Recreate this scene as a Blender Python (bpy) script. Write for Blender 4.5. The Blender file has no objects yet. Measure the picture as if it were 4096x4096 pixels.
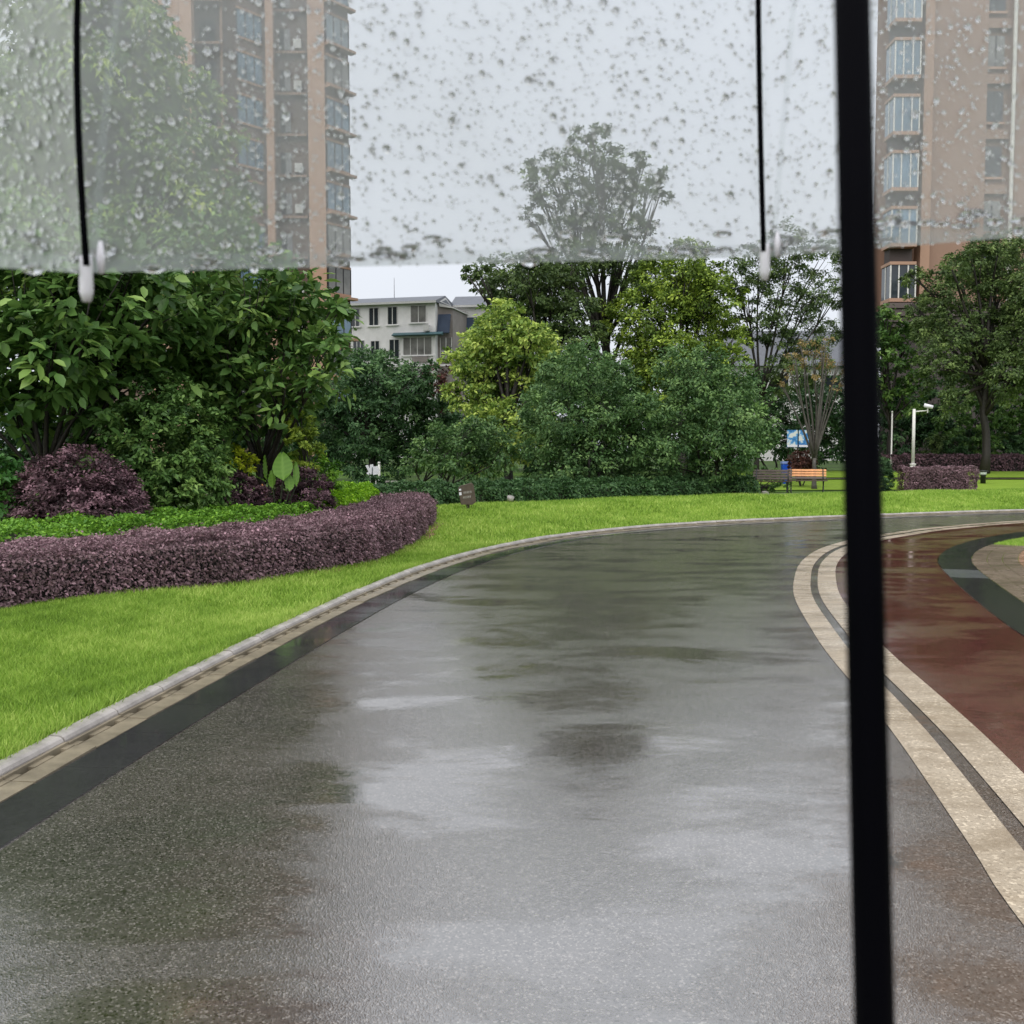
import bpy, math, random
import numpy as np
from mathutils import Vector, Matrix

# ------------------------------------------------------------------ camera, sky, sun, exposure
scene = bpy.context.scene
COL = scene.collection
PITCH = math.atan(62 / 1024); CP, SP = math.cos(PITCH), math.sin(PITCH)
EYE = 1.55
cam_d = bpy.data.cameras.new('camera')
cam_d.sensor_width = 36.0; cam_d.lens = 36.0
cam_d.clip_start = 0.02; cam_d.clip_end = 3000
cam_d.dof.use_dof = True
cam_d.dof.focus_distance = 22.0
cam_d.dof.aperture_fstop = 14.0
cam = bpy.data.objects.new('camera', cam_d); COL.objects.link(cam)
cam.location = (0, 0, EYE)
cam.rotation_euler = (math.pi / 2 - PITCH, 0, 0)
scene.camera = cam

world = bpy.data.worlds.new('World'); scene.world = world; world.use_nodes = True
wt = world.node_tree; wt.nodes.clear()
SUN_EL, SUN_AZ = math.radians(58), math.radians(205)
sky = wt.nodes.new('ShaderNodeTexSky'); sky.sky_type = 'NISHITA'; sky.sun_disc = False
sky.sun_elevation = SUN_EL; sky.sun_rotation = SUN_AZ; sky.dust_density = 6.0; sky.air_density = 1.5
cloud_noise = wt.nodes.new('ShaderNodeTexNoise'); cloud_noise.inputs['Scale'].default_value = 2.2
cloud_noise.inputs['Detail'].default_value = 5.0
wtc = wt.nodes.new('ShaderNodeTexCoord'); wt.links.new(wtc.outputs['Generated'], cloud_noise.inputs['Vector'])
cr = wt.nodes.new('ShaderNodeValToRGB')
cr.color_ramp.elements[0].position = 0.3; cr.color_ramp.elements[0].color = (4.05, 4.25, 4.65, 1)
cr.color_ramp.elements[1].position = 0.7; cr.color_ramp.elements[1].color = (4.4, 4.6, 5.0, 1)
wt.links.new(cloud_noise.outputs['Fac'], cr.inputs['Fac'])
mx = wt.nodes.new('ShaderNodeMix'); mx.data_type = 'RGBA'; mx.inputs['Factor'].default_value = 0.92
wt.links.new(sky.outputs['Color'], mx.inputs['A']); wt.links.new(cr.outputs['Color'], mx.inputs['B'])
bg = wt.nodes.new('ShaderNodeBackground'); bg.inputs['Strength'].default_value = 0.1
wt.links.new(mx.outputs['Result'], bg.inputs['Color'])
wo = wt.nodes.new('ShaderNodeOutputWorld'); wt.links.new(bg.outputs['Background'], wo.inputs['Surface'])

sun_d = bpy.data.lights.new('sun', 'SUN'); sun_d.energy = 1.5; sun_d.angle = math.radians(100); sun_d.color = (1.0, 0.97, 0.93)
sun = bpy.data.objects.new('sun', sun_d); COL.objects.link(sun)
_d = Vector((math.sin(SUN_AZ) * math.cos(SUN_EL), math.cos(SUN_AZ) * math.cos(SUN_EL), math.sin(SUN_EL)))
sun.rotation_euler = _d.to_track_quat('Z', 'Y').to_euler()
sun.location = (0, 0, 120)

vs = scene.view_settings
vs.view_transform = 'Standard'; vs.look = 'None'; vs.exposure = 1.05; vs.gamma = 1.0; vs.use_curve_mapping = False
cy = scene.cycles
cy.max_bounces = 8; cy.diffuse_bounces = 3; cy.glossy_bounces = 3; cy.transmission_bounces = 8; cy.transparent_max_bounces = 16
cy.caustics_reflective = False; cy.caustics_refractive = False; cy.sample_clamp_indirect = 6.0
cy.use_denoising = True

# ------------------------------------------------------------------ helpers
def ray(px, py):
    u = (px - 512) / 1024; v = (512 - py) / 1024
    return np.array([u, CP + v * SP, -SP + v * CP])
def at(px, py, Y):
    """world point at distance Y north of the camera, seen in that direction"""
    r = ray(px, py); return np.array([0, 0, EYE]) + r * (Y / r[1])
def ppm(Y): return 1024.0 / Y

def link(o, parent=None):
    COL.objects.link(o)
    if parent is not None: o.parent = parent
    return o
def tag(o, label, cat, group=None):
    o['label'] = label; o['category'] = cat
    if group: o['group'] = group
    return o
def struct(o): o['kind'] = 'structure'; return o
def empty(name, loc=(0, 0, 0), rz=0.0, parent=None):
    o = bpy.data.objects.new(name, None); link(o, parent)
    o.location = loc; o.rotation_euler = (0, 0, rz); o.empty_display_size = 0.2
    return o
def thing(name, label, cat, loc=(0, 0, 0), rz=0.0, group=None):
    return tag(empty(name, loc, rz), label, cat, group)

def np_mesh(name, V, F, mat=None, smooth=False, attrs=None):
    V = np.asarray(V, np.float32); F = np.asarray(F, np.int32)
    me = bpy.data.meshes.new(name)
    n, k = F.shape
    me.vertices.add(len(V)); me.vertices.foreach_set('co', V.ravel())
    me.loops.add(n * k); me.loops.foreach_set('vertex_index', F.ravel())
    me.polygons.add(n)
    me.polygons.foreach_set('loop_start', np.arange(0, n * k, k, dtype=np.int32))
    me.polygons.foreach_set('loop_total', np.full(n, k, np.int32))
    if smooth: me.polygons.foreach_set('use_smooth', np.ones(n, bool))
    if attrs:
        for an, av in attrs.items():
            a = me.attributes.new(an, 'FLOAT', 'POINT'); a.data.foreach_set('value', np.asarray(av, np.float32))
    me.update(calc_edges=True)
    if mat: me.materials.append(mat)
    return me
def obj(name, me, parent=None, loc=None, rz=None):
    o = bpy.data.objects.new(name, me); link(o, parent)
    if loc is not None: o.location = loc
    if rz is not None: o.rotation_euler = (0, 0, rz)
    return o

class MB:
    """collects boxes, prisms, tubes as one mesh"""
    def __init__(s): s.v = []; s.f = []
    def add(s, V, F):
        b = len(s.v); s.v += [tuple(map(float, p)) for p in V]; s.f += [tuple(i + b for i in q) for q in F]; return s
    def box(s, x0, x1, y0, y1, z0, z1):
        V = [(x0, y0, z0), (x1, y0, z0), (x1, y1, z0), (x0, y1, z0), (x0, y0, z1), (x1, y0, z1), (x1, y1, z1), (x0, y1, z1)]
        return s.add(V, [(0, 3, 2, 1), (4, 5, 6, 7), (0, 1, 5, 4), (1, 2, 6, 5), (2, 3, 7, 6), (3, 0, 4, 7)])
    def cbox(s, c, d): return s.box(c[0]-d[0]/2, c[0]+d[0]/2, c[1]-d[1]/2, c[1]+d[1]/2, c[2]-d[2]/2, c[2]+d[2]/2)
    def obox(s, a, b, out, depth, z0, z1):
        """box on a wall run a->b (xy), standing from 'out' proud of it back to depth behind"""
        a = np.array(a, float); b = np.array(b, float); t = (b - a) / np.linalg.norm(b - a); n = np.array([t[1], -t[0]])
        p = [a + n * out, b + n * out, b - n * depth, a - n * depth]
        V = [(q[0], q[1], z0) for q in p] + [(q[0], q[1], z1) for q in p]
        return s.add(V, [(0, 3, 2, 1), (4, 5, 6, 7), (0, 1, 5, 4), (1, 2, 6, 5), (2, 3, 7, 6), (3, 0, 4, 7)])
    def prism(s, pts, y0, y1, axis='y'):
        n = len(pts)
        if axis == 'y': V = [(p[0], y0, p[1]) for p in pts] + [(p[0], y1, p[1]) for p in pts]
        elif axis == 'x': V = [(y0, p[0], p[1]) for p in pts] + [(y1, p[0], p[1]) for p in pts]
        else: V = [(p[0], p[1], y0) for p in pts] + [(p[0], p[1], y1) for p in pts]
        F = [tuple(range(n)), tuple(range(2 * n - 1, n - 1, -1))] + [(i, i + n, (i + 1) % n + n, (i + 1) % n) for i in range(n)]
        return s.add(V, F)
    def tube(s, P, R, seg=8, cap=True):
        V, F = tube_np(np.array(P, float), np.array(R, float), seg)
        s.add(V, [tuple(f) for f in F])
        if cap:
            b = len(s.v) - len(V); s.f.append(tuple(b + i for i in range(seg))[::-1]); e = len(s.v) - seg; s.f.append(tuple(e + i for i in range(seg)))
        return s
    def build(s, name, mat, parent=None, smooth=False, bevel=0.0):
        me = bpy.data.meshes.new(name); me.from_pydata(s.v, [], s.f)
        if smooth: me.polygons.foreach_set('use_smooth', np.ones(len(me.polygons), bool))
        me.update(); me.materials.append(mat)
        o = obj(name, me, parent)
        if bevel:
            m = o.modifiers.new('edge', 'BEVEL'); m.width = bevel; m.segments = 2; m.limit_method = 'ANGLE'
        return o

def tube_np(P, R, seg):
    n = len(P); T = np.gradient(P, axis=0); T /= np.linalg.norm(T, axis=1)[:, None] + 1e-9
    ref = np.array([1.0, 0, 0]) if abs(T[0][0]) < 0.8 else np.array([0, 1.0, 0])
    A = np.cross(T, ref); A /= np.linalg.norm(A, axis=1)[:, None]; B = np.cross(T, A)
    th = np.linspace(0, 2 * np.pi, seg, endpoint=False)
    V = P[:, None, :] + R[:, None, None] * (np.cos(th)[None, :, None] * A[:, None, :] + np.sin(th)[None, :, None] * B[:, None, :])
    F = []
    for i in range(n - 1):
        for j in range(seg):
            a = i * seg + j; b = i * seg + (j + 1) % seg
            F.append((a, b, b + seg, a + seg))
    return V.reshape(-1, 3), F

def spline(pts, step=0.25):
    P = np.array(pts, float); Q = np.vstack([2 * P[0] - P[1], P, 2 * P[-1] - P[-2]]); out = []
    for i in range(1, len(Q) - 2):
        p0, p1, p2, p3 = Q[i-1], Q[i], Q[i+1], Q[i+2]
        for t in np.linspace(0, 1, 24, endpoint=False):
            out.append(0.5 * (2*p1 + (p2-p0)*t + (2*p0-5*p1+4*p2-p3)*t*t + (3*p1-p0-3*p2+p3)*t**3))
    out.append(P[-1]); out = np.array(out)
    s = np.r_[0, np.cumsum(np.linalg.norm(np.diff(out, axis=0), axis=1))]
    m = max(2, int(round(s[-1] / step)) + 1); ss = np.linspace(0, s[-1], m)
    return np.stack([np.interp(ss, s, out[:, k]) for k in range(out.shape[1])], 1)
def frame(C):
    T = np.gradient(C, axis=0); T /= np.linalg.norm(T, axis=1)[:, None]
    return T, np.stack([-T[:, 1], T[:, 0]], 1)          # tangent, left normal
def ribbon(name, C, offs, zs, mat, parent=None, smooth=True):
    """offs: lateral offsets to the left; zs: heights (scalars or arrays along the curve)"""
    T, N = frame(C); n = len(C); k = len(offs); V = np.zeros((n, k, 3))
    for j, o in enumerate(offs):
        V[:, j, :2] = C + N * (np.asarray(o)[:, None] if np.ndim(o) else o); V[:, j, 2] = zs[j]
    idx = np.arange(n * k).reshape(n, k)
    F = np.stack([idx[:-1, :-1], idx[:-1, 1:], idx[1:, 1:], idx[1:, :-1]], -1).reshape(-1, 4)[:, ::-1]
    return obj(name, np_mesh(name, V.reshape(-1, 3), F, mat, smooth), parent)
def sstep(x, a, b):
    t = np.clip((np.asarray(x, float) - a) / (b - a), 0, 1); return t * t * (3 - 2 * t)

# ------------------------------------------------------------------ materials
class N:
    def __init__(s, name):
        s.m = bpy.data.materials.new(name); s.m.use_nodes = True; s.t = s.m.node_tree; s.t.nodes.clear()
        s.out = s.t.nodes.new('ShaderNodeOutputMaterial')
    def n(s, typ, **kw):
        nd = s.t.nodes.new(typ)
        for k, v in kw.items():
            if hasattr(nd, k) and k not in nd.inputs: setattr(nd, k, v)
            else: s.i(nd, k, v)
        return nd
    def i(s, nd, k, v):
        if hasattr(v, 'is_linked') or hasattr(v, 'links'): s.t.links.new(v, nd.inputs[k])
        else: nd.inputs[k].default_value = v
    def coord(s, kind='Object', scale=(1, 1, 1)):
        tc = s.n('ShaderNodeTexCoord'); mp = s.n('ShaderNodeMapping'); s.t.links.new(tc.outputs[kind], mp.inputs['Vector'])
        mp.inputs['Scale'].default_value = scale; return mp.outputs['Vector']
    def noise(s, vec, scale, detail=3.0, rough=0.55, dist=0.0):
        nd = s.n('ShaderNodeTexNoise'); s.t.links.new(vec, nd.inputs['Vector'])
        nd.inputs['Scale'].default_value = scale; nd.inputs['Detail'].default_value = detail; nd.inputs['Roughness'].default_value = rough
        nd.inputs['Distortion'].default_value = dist
        return nd.outputs['Fac']
    def ramp(s, fac, stops):
        nd = s.n('ShaderNodeValToRGB'); s.t.links.new(fac, nd.inputs['Fac']); e = nd.color_ramp.elements
        while len(e) < len(stops): e.new(0.5)
        for k, (p, c) in enumerate(stops):
            e[k].position = p; c = c if hasattr(c, '__len__') else (c, c, c); e[k].color = (c[0], c[1], c[2], 1)
        return nd.outputs['Color']
    def mix(s, f, a, b, kind='MIX'):
        nd = s.n('ShaderNodeMix'); nd.data_type = 'RGBA'; nd.blend_type = kind
        s.i(nd, 'Factor', f); s.i(nd, 'A', a if hasattr(a, 'links') else (*a, 1)); s.i(nd, 'B', b if hasattr(b, 'links') else (*b, 1)); return nd.outputs['Result']
    def math(s, op, a, b=0.0, c=0.0):
        nd = s.n('ShaderNodeMath'); nd.operation = op
        for k, v in enumerate((a, b, c)):
            if hasattr(v, 'links'): s.t.links.new(v, nd.inputs[k])
            else: nd.inputs[k].default_value = v
        return nd.outputs[0]
    def bump(s, h, strength, dist, normal=None):
        nd = s.n('ShaderNodeBump'); s.t.links.new(h, nd.inputs['Height'])
        s.i(nd, 'Strength', strength); s.i(nd, 'Distance', dist)
        if normal: s.t.links.new(normal, nd.inputs['Normal'])
        return nd.outputs['Normal']
    def pbr(s, color, rough=0.6, ior=1.45, metal=0.0, normal=None, **kw):
        nd = s.n('ShaderNodeBsdfPrincipled')
        s.i(nd, 'Base Color', color if hasattr(color, 'links') else (*color, 1)); s.i(nd, 'Roughness', rough); s.i(nd, 'IOR', ior); s.i(nd, 'Metallic', metal)
        if normal: s.t.links.new(normal, nd.inputs['Normal'])
        for k, v in kw.items(): s.i(nd, k, v)
        return nd.outputs['BSDF']
    def done(s, sh): s.t.links.new(sh, s.out.inputs['Surface']); return s.m

def simple(name, c, rough=0.6, var=0.25, scale=6.0, bump=0.0, bscale=60.0, ior=1.45, metal=0.0, kind='Object'):
    m = N(name); v = m.coord(kind); f = m.noise(v, scale, 5.0, 0.6)
    lo = tuple(x * (1 - var) for x in c); hi = tuple(min(1, x * (1 + var)) for x in c)
    col = m.ramp(f, [(0.28, lo), (0.72, hi)])
    nrm = m.bump(m.noise(v, bscale, 3.0), bump, 0.01) if bump else None
    return m.done(m.pbr(col, rough, ior, metal, nrm))

def leaf_mat(name, dark, mid, light, rough=0.42, trans=0.22, spec=0.5):
    if name not in ('grass_blade', 'taro_leaf'):
        g = 1.75 if 'loropetalum' in name else 1.9
        g = 2.0 if name == 'loropetalum_leaf' else g
        trans = max(trans, .27)
        dark, mid, light = tuple(x * 1.9 for x in dark), tuple(x * g for x in mid), tuple(x * g * .95 for x in light)
    m = N(name)
    a = m.n('ShaderNodeAttribute'); a.attribute_name = 'tone'
    col = m.ramp(a.outputs['Fac'], [(0.0, dark), (0.5, mid), (1.0, light)])
    p = m.pbr(col, rough, 1.4, **{'Specular IOR Level': spec * .7})
    tr = m.n('ShaderNodeBsdfTranslucent'); m.t.links.new(col, tr.inputs['Color'])
    mx = m.n('ShaderNodeMixShader'); mx.inputs[0].default_value = trans
    m.t.links.new(p, mx.inputs[1]); m.t.links.new(tr.outputs[0], mx.inputs[2])
    return m.done(mx.outputs[0])

def wet_paving(name, c_lo, c_hi, grain=210.0, dry_rough=0.075, wet_rough=0.02, ior=5.2, fine=0.26, puddle=(0.44, 0.60), pscale=(0.7, 1.5, 1), stain=None, speck=0.75, ripple=1.0):
    """rain-wet asphalt: grains standing out of a water film that pools in shallow hollows"""
    m = N(name); v = m.coord('Object'); vp = m.coord('Object', pscale)
    big = m.noise(vp, 1.0, 9.0, 0.68, 0.35)
    pud = m.ramp(big, [(puddle[0], 0.0), (puddle[1], 1.0)])
    g1 = m.noise(v, grain * 1.5, 3.0, 0.75); g2 = m.noise(v, grain * 0.8, 2.0, 0.7)
    vo = m.n('ShaderNodeTexVoronoi'); m.t.links.new(v, vo.inputs['Vector']); vo.inputs['Scale'].default_value = grain * 0.75
    tint = m.n('ShaderNodeSeparateColor'); m.t.links.new(vo.outputs['Color'], tint.inputs[0])
    gcol = m.mix(0.45, m.ramp(g1, [(0.3, c_lo), (0.72, c_hi)]), m.ramp(m.noise(v, 1.3, 8.0, 0.7), [(0.3, c_lo), (0.7, c_hi)]))
    stone = m.ramp(tint.outputs[0], [(0.80, 0.0), (0.93, 1.0)])
    gcol = m.mix(m.math('MULTIPLY', stone, speck), gcol, tuple(min(1, x * 2.0 + .01) for x in c_hi))
    dark = m.ramp(tint.outputs[1], [(0.78, 0.0), (0.9, 1.0)])
    gcol = m.mix(m.math('MULTIPLY', dark, speck), gcol, tuple(x * .35 for x in c_lo))
    if stain: gcol = m.mix(m.ramp(m.noise(vp, 2.1, 7.0, .7), [(0.45, 0.0), (0.62, 0.8)]), gcol, stain)
    rough = m.math('MULTIPLY_ADD', pud, wet_rough - dry_rough, dry_rough)
    hgt = m.math('ADD', m.math('MULTIPLY', vo.outputs['Distance'], 1.2), m.math('ADD', g1, m.math('MULTIPLY', g2, 0.9)))
    st = m.math('MULTIPLY_ADD', pud, -fine * 0.9, fine)
    n1 = m.bump(hgt, st, 0.0022)
    rip = m.noise(m.coord('Object', (1.0, 1.5, 1)), 16.0, 4.0, 0.65, 0.5)
    n2 = m.bump(rip, 0.06 * ripple, 0.006, n1)
    n3 = m.bump(m.noise(v, 1.7, 3.0), 0.05 * ripple, 0.012, n2)
    return m.done(m.pbr(gcol, rough, ior, 0.0, n3, **{'Specular Tint': (1.0, 0.975, 0.94, 1)}))

M = {}
M['asphalt'] = wet_paving('wet_asphalt', (0.040, 0.037, 0.034), (0.118, 0.108, 0.098), speck=0.95, ior=4.7)
M['red'] = wet_paving('wet_red_asphalt', (0.050, 0.016, 0.016), (0.115, 0.030, 0.030), ior=5.2, puddle=(0.42, 0.56), dry_rough=0.06)
M['slate'] = wet_paving('wet_dark_granite', (0.022, 0.022, 0.023), (0.050, 0.050, 0.051), grain=25.0, fine=0.08, dry_rough=0.14, wet_rough=0.05, ior=1.6, speck=0.0, ripple=.4)
M['slate_pale'] = wet_paving('wet_grey_granite', (0.10, 0.11, 0.11), (0.16, 0.17, 0.17), grain=25.0, fine=0.08, dry_rough=0.16, wet_rough=0.05, ior=1.6, speck=0.0, ripple=.4)
M['band'] = wet_paving('cream_painted_band', (0.26, 0.21, 0.15), (0.50, 0.43, 0.33), grain=120.0, fine=0.35, dry_rough=0.42, wet_rough=0.16, ior=1.45, stain=(0.24, 0.19, 0.13), speck=.35)
M['pave_tan'] = wet_paving('wet_tan_paver', (0.13, 0.10, 0.075), (0.24, 0.19, 0.14), grain=40.0, fine=0.2, dry_rough=0.28, wet_rough=0.10, ior=1.6, speck=0.2, ripple=.4)
M['pave_pink'] = wet_paving('wet_pink_paver', (0.26, 0.15, 0.10), (0.40, 0.25, 0.17), grain=40.0, fine=0.2, dry_rough=0.28, wet_rough=0.10, ior=1.6, speck=0.2, ripple=.4)
M['kerb'] = simple('kerb_concrete', (0.36, 0.335, 0.315), 0.34, 0.38, 5.0, 0.35, 120.0)
M['gutter'] = simple('gutter_concrete', (0.20, 0.17, 0.12), 0.35, 0.35, 7.0, 0.25, 110.0)
M['hole'] = simple('drain_dark', (0.008, 0.008, 0.007), 0.7, 0.2)
M['soil'] = simple('bare_soil', (0.20, 0.12, 0.06), 0.8, 0.4, 9.0, 0.6, 60.0)
M['path'] = simple('wet_path_concrete', (0.16, 0.14, 0.12), 0.25, 0.3, 3.0, 0.2, 60.0)
M['black'] = simple('black_steel', (0.0018, 0.0018, 0.003), 0.6, 0.2, ior=1.08)
M['white_plastic'] = simple('white_plastic', (0.72, 0.70, 0.76), 0.4, 0.05)
M['bark'] = simple('wet_bark', (0.022, 0.018, 0.014), 0.6, 0.5, 14.0, 0.6, 40.0)
M['bark_grey'] = simple('grey_bark', (0.075, 0.068, 0.058), 0.6, 0.4, 10.0, 0.5, 40.0)
M['white_metal'] = simple('white_painted_metal', (0.62, 0.61, 0.57), 0.35, 0.12, 3.0)
M['wood'] = simple('orange_wet_wood', (0.62, 0.27, 0.10), 0.30, 0.3, 9.0)
M['wood_dark'] = simple('dark_wet_wood', (0.07, 0.05, 0.04), 0.4, 0.3, 9.0)
M['sign_brown'] = simple('brown_sign_board', (0.085, 0.062, 0.045), 0.5, 0.25, 14.0)
M['brown'] = simple('brown_post', (0.035, 0.022, 0.014), 0.6, 0.3, 14.0)
M['print'] = simple('pale_lettering', (0.42, 0.40, 0.37), 0.6, 0.1)
M['blue'] = simple('blue_bin_plastic', (0.015, 0.09, 0.55), 0.35, 0.15)
M['blue_lid'] = simple('pale_blue_lid', (0.22, 0.30, 0.62), 0.35, 0.15)
M['lamp_black'] = simple('black_lamp_body', (0.012, 0.014, 0.013), 0.4, 0.2)
M['lamp_glass'] = simple('frosted_lamp_glass', (0.75, 0.78, 0.80), 0.3, 0.05)

# foliage: real leaf colours, leaf to leaf variation in 'tone'
L = {}
L['magnolia'] = leaf_mat('magnolia_leaf', (0.018, 0.044, 0.010), (0.055, 0.108, 0.026), (0.150, 0.225, 0.055), 0.36, 0.25)
L['tallyellow'] = leaf_mat('yellow_green_leaf', (0.022, 0.052, 0.012), (0.085, 0.145, 0.030), (0.25, 0.30, 0.055), 0.45)
L['dense'] = leaf_mat('dense_shrub_leaf', (0.020, 0.048, 0.012), (0.065, 0.125, 0.032), (0.160, 0.245, 0.065), 0.38)
L['purple'] = leaf_mat('loropetalum_leaf', (0.036, 0.028, 0.024), (0.120, 0.076, 0.086), (0.33, 0.205, 0.24), 0.5, 0.2)
L['purple_dark'] = leaf_mat('dark_loropetalum_leaf', (0.024, 0.017, 0.018), (0.090, 0.052, 0.062), (0.24, 0.14, 0.17), 0.5, 0.2)
L['lime'] = leaf_mat('lime_privet_leaf', (0.045, 0.11, 0.008), (0.14, 0.27, 0.015), (0.34, 0.50, 0.03), 0.45, 0.3)
L['privet'] = leaf_mat('green_privet_leaf', (0.03, 0.085, 0.010), (0.085, 0.18, 0.020), (0.20, 0.34, 0.035), 0.45, 0.3)
L['photinia'] = leaf_mat('photinia_leaf', (0.02, 0.06, 0.014), (0.05, 0.125, 0.028), (0.13, 0.24, 0.05), 0.36)
L['yellow'] = leaf_mat('golden_leaf', (0.09, 0.13, 0.010), (0.26, 0.32, 0.02), (0.5, 0.52, 0.05), 0.45, 0.3)
L['darkgreen'] = leaf_mat('dark_green_leaf', (0.010, 0.028, 0.010), (0.034, 0.074, 0.027), (0.095, 0.165, 0.06), 0.42)
L['camphor'] = leaf_mat('camphor_leaf', (0.022, 0.046, 0.010), (0.105, 0.165, 0.030), (0.31, 0.37, 0.085), 0.42, 0.28)
L['maple'] = leaf_mat('maple_leaf', (0.016, 0.040, 0.012), (0.052, 0.100, 0.034), (0.145, 0.225, 0.075), 0.45, 0.25)
L['olive'] = leaf_mat('olive_leaf', (0.016, 0.030, 0.010), (0.052, 0.082, 0.026), (0.14, 0.19, 0.060), 0.45)
L['golden_olive'] = leaf_mat('golden_olive_leaf', (0.026, 0.048, 0.008), (0.092, 0.140, 0.020), (0.26, 0.33, 0.05), 0.45, 0.25)
L['autumn'] = leaf_mat('tan_leaf', (0.06, 0.045, 0.02), (0.16, 0.12, 0.05), (0.32, 0.24, 0.10), 0.5)
L['rust'] = leaf_mat('rust_leaf', (0.022, 0.012, 0.010), (0.060, 0.026, 0.020), (0.14, 0.06, 0.045), 0.5)
L['grass'] = leaf_mat('grass_blade', (0.095, 0.18, 0.024), (0.25, 0.405, 0.056), (0.52, 0.63, 0.17), 0.5, 0.3, 0.3)
L['taro'] = leaf_mat('taro_leaf', (0.10, 0.22, 0.03), (0.15, 0.30, 0.045), (0.22, 0.40, 0.07), 0.35, 0.3)

def _lawn():
    m = N('lawn_turf'); v = m.coord('Object')
    f = m.noise(v, 1.1, 6.0, 0.65); g = m.noise(v, 60.0, 3.0, 0.7)
    c = m.mix(0.5, m.ramp(f, [(0.3, (0.15, 0.27, 0.022)), (0.7, (0.26, 0.42, 0.04))]), m.ramp(g, [(0.3, (0.09, 0.14, 0.014)), (0.7, (0.27, 0.38, 0.04))]))
    return m.done(m.pbr(c, 0.7, 1.3, 0, m.bump(g, 0.8, 0.03)))
M['lawn'] = _lawn()
def _ground():
    m = N('garden_ground'); v = m.coord('Object')
    c = m.ramp(m.noise(v, 0.35, 6.0, 0.65), [(0.35, (0.028, 0.045, 0.014)), (0.65, (0.075, 0.15, 0.02))])
    return m.done(m.pbr(c, 0.8, 1.3, 0, m.bump(m.noise(v, 30.0, 4.0), 0.7, 0.04)))
M['ground'] = _ground()

# ------------------------------------------------------------------ the ground, road, kerb, bands
def ground_h(x, y):
    x = np.asarray(x, float); y = np.asarray(y, float)
    return -0.06 + 0.12 * sstep(y, 27, 34) + 0.55 * sstep(y, 36, 48)
gx = np.r_[-900, -300, -120, np.arange(-60, 61, 3.0), 120, 300, 900]; gy = np.r_[-300, -60, -20, np.arange(-6, 70, 2.0), 80, 100, 150, 300, 1500]
GX, GY = np.meshgrid(gx, gy); idx = np.arange(GX.size).reshape(GX.shape)
GF = np.stack([idx[:-1, :-1], idx[:-1, 1:], idx[1:, 1:], idx[1:, :-1]], -1).reshape(-1, 4)
struct(obj('ground', np_mesh('ground', np.stack([GX.ravel(), GY.ravel(), ground_h(GX, GY).ravel() - 0.03], 1), GF, M['ground'], True)))

KERB = spline([(-2.95, -6), (-2.80, -2), (-2.66, 1.5), (-2.52, 3.4), (-2.39, 4.76), (-2.22, 6.3), (-1.88, 8.99), (-1.53, 11.2), (-0.98, 13.7),
               (-0.1, 16.2), (1.3, 18.7), (3.7, 21.1), (7.4, 23.3), (13.3, 25.9), (22, 28.6), (34, 30.5)], 0.19)
KT, KN = frame(KERB)
KS = np.r_[0, np.cumsum(np.linalg.norm(np.diff(KERB, axis=0), axis=1))]
BANDL = spline([(1.2, -6), (1.25, -2), (1.40, 1.2), (1.67, 3.26), (1.80, 3.95), (2.06, 5.36), (2.19, 6.2), (2.40, 7.69), (2.58, 8.72), (2.95, 10.6), (3.36, 12.13),
                (4.0, 14.1), (4.83, 16.0), (5.83, 17.6), (6.95, 18.95), (8.6, 20.6), (11.7, 22.7), (18, 25.2), (28, 27.0)], 0.2)
# road: from the kerb gutter to the first cream band (and a little under it)
KA = spline(KERB[::6], 0.25); na = 240
def resamp(C, n):
    s = np.r_[0, np.cumsum(np.linalg.norm(np.diff(C, axis=0), axis=1))]; q = np.linspace(0, s[-1], n)
    return np.stack([np.interp(q, s, C[:, 0]), np.interp(q, s, C[:, 1])], 1)
left_edge = resamp(KERB - KN * 0.47, na); right_edge = resamp(BANDL, na)
tt = np.linspace(0, 1, 13)
RV = np.zeros((na, 13, 3))
for j, t in enumerate(tt): RV[:, j, :2] = left_edge * (1 - t) + (right_edge + np.array([0.05, 0])) * t
ri = np.arange(na * 13).reshape(na, 13)
struct(obj('road', np_mesh('road', RV.reshape(-1, 3), np.stack([ri[:-1, :-1], ri[:-1, 1:], ri[1:, 1:], ri[1:, :-1]], -1).reshape(-1, 4), M['asphalt'], True)))

struct(ribbon('cream_band', BANDL, [0.0, -0.19], [0.004, 0.004], M['band']))
struct(ribbon('band_gap', BANDL, [-0.185, -0.275], [-0.001, -0.001], M['asphalt']))
struct(ribbon('cream_band', BANDL, [-0.27, -0.48], [0.004, 0.004], M['band']))

# dark granite edging of the red path, inner curve
STRIP = spline([(3.2, -6), (3.3, 0), (3.55, 4), (3.95, 6.8), (4.27, 8.47), (4.52, 9.5), (4.86, 10.75), (5.28, 12.2), (5.68, 13.5), (6.1, 14.6), (6.78, 15.9), (7.6, 17.1), (8.7, 18.4), (10.2, 19.7), (14, 21.7), (21, 24.0), (28, 25.4)], 0.2)
pr = resamp(STRIP, na); pl = resamp(spline(BANDL[::5] - frame(BANDL[::5])[1] * 0.47, 0.25), na)
PV = np.zeros((na, 7, 3))
for j, t in enumerate(np.linspace(0, 1, 7)): PV[:, j, :2] = pl * (1 - t) + pr * t
PV[:, :, 2] = -0.001
ri = np.arange(na * 7).reshape(na, 7)
struct(obj('red_path', np_mesh('red_path', PV.reshape(-1, 3), np.stack([ri[:-1, :-1], ri[:-1, 1:], ri[1:, 1:], ri[1:, :-1]], -1).reshape(-1, 4), M['red'], True)))

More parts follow.
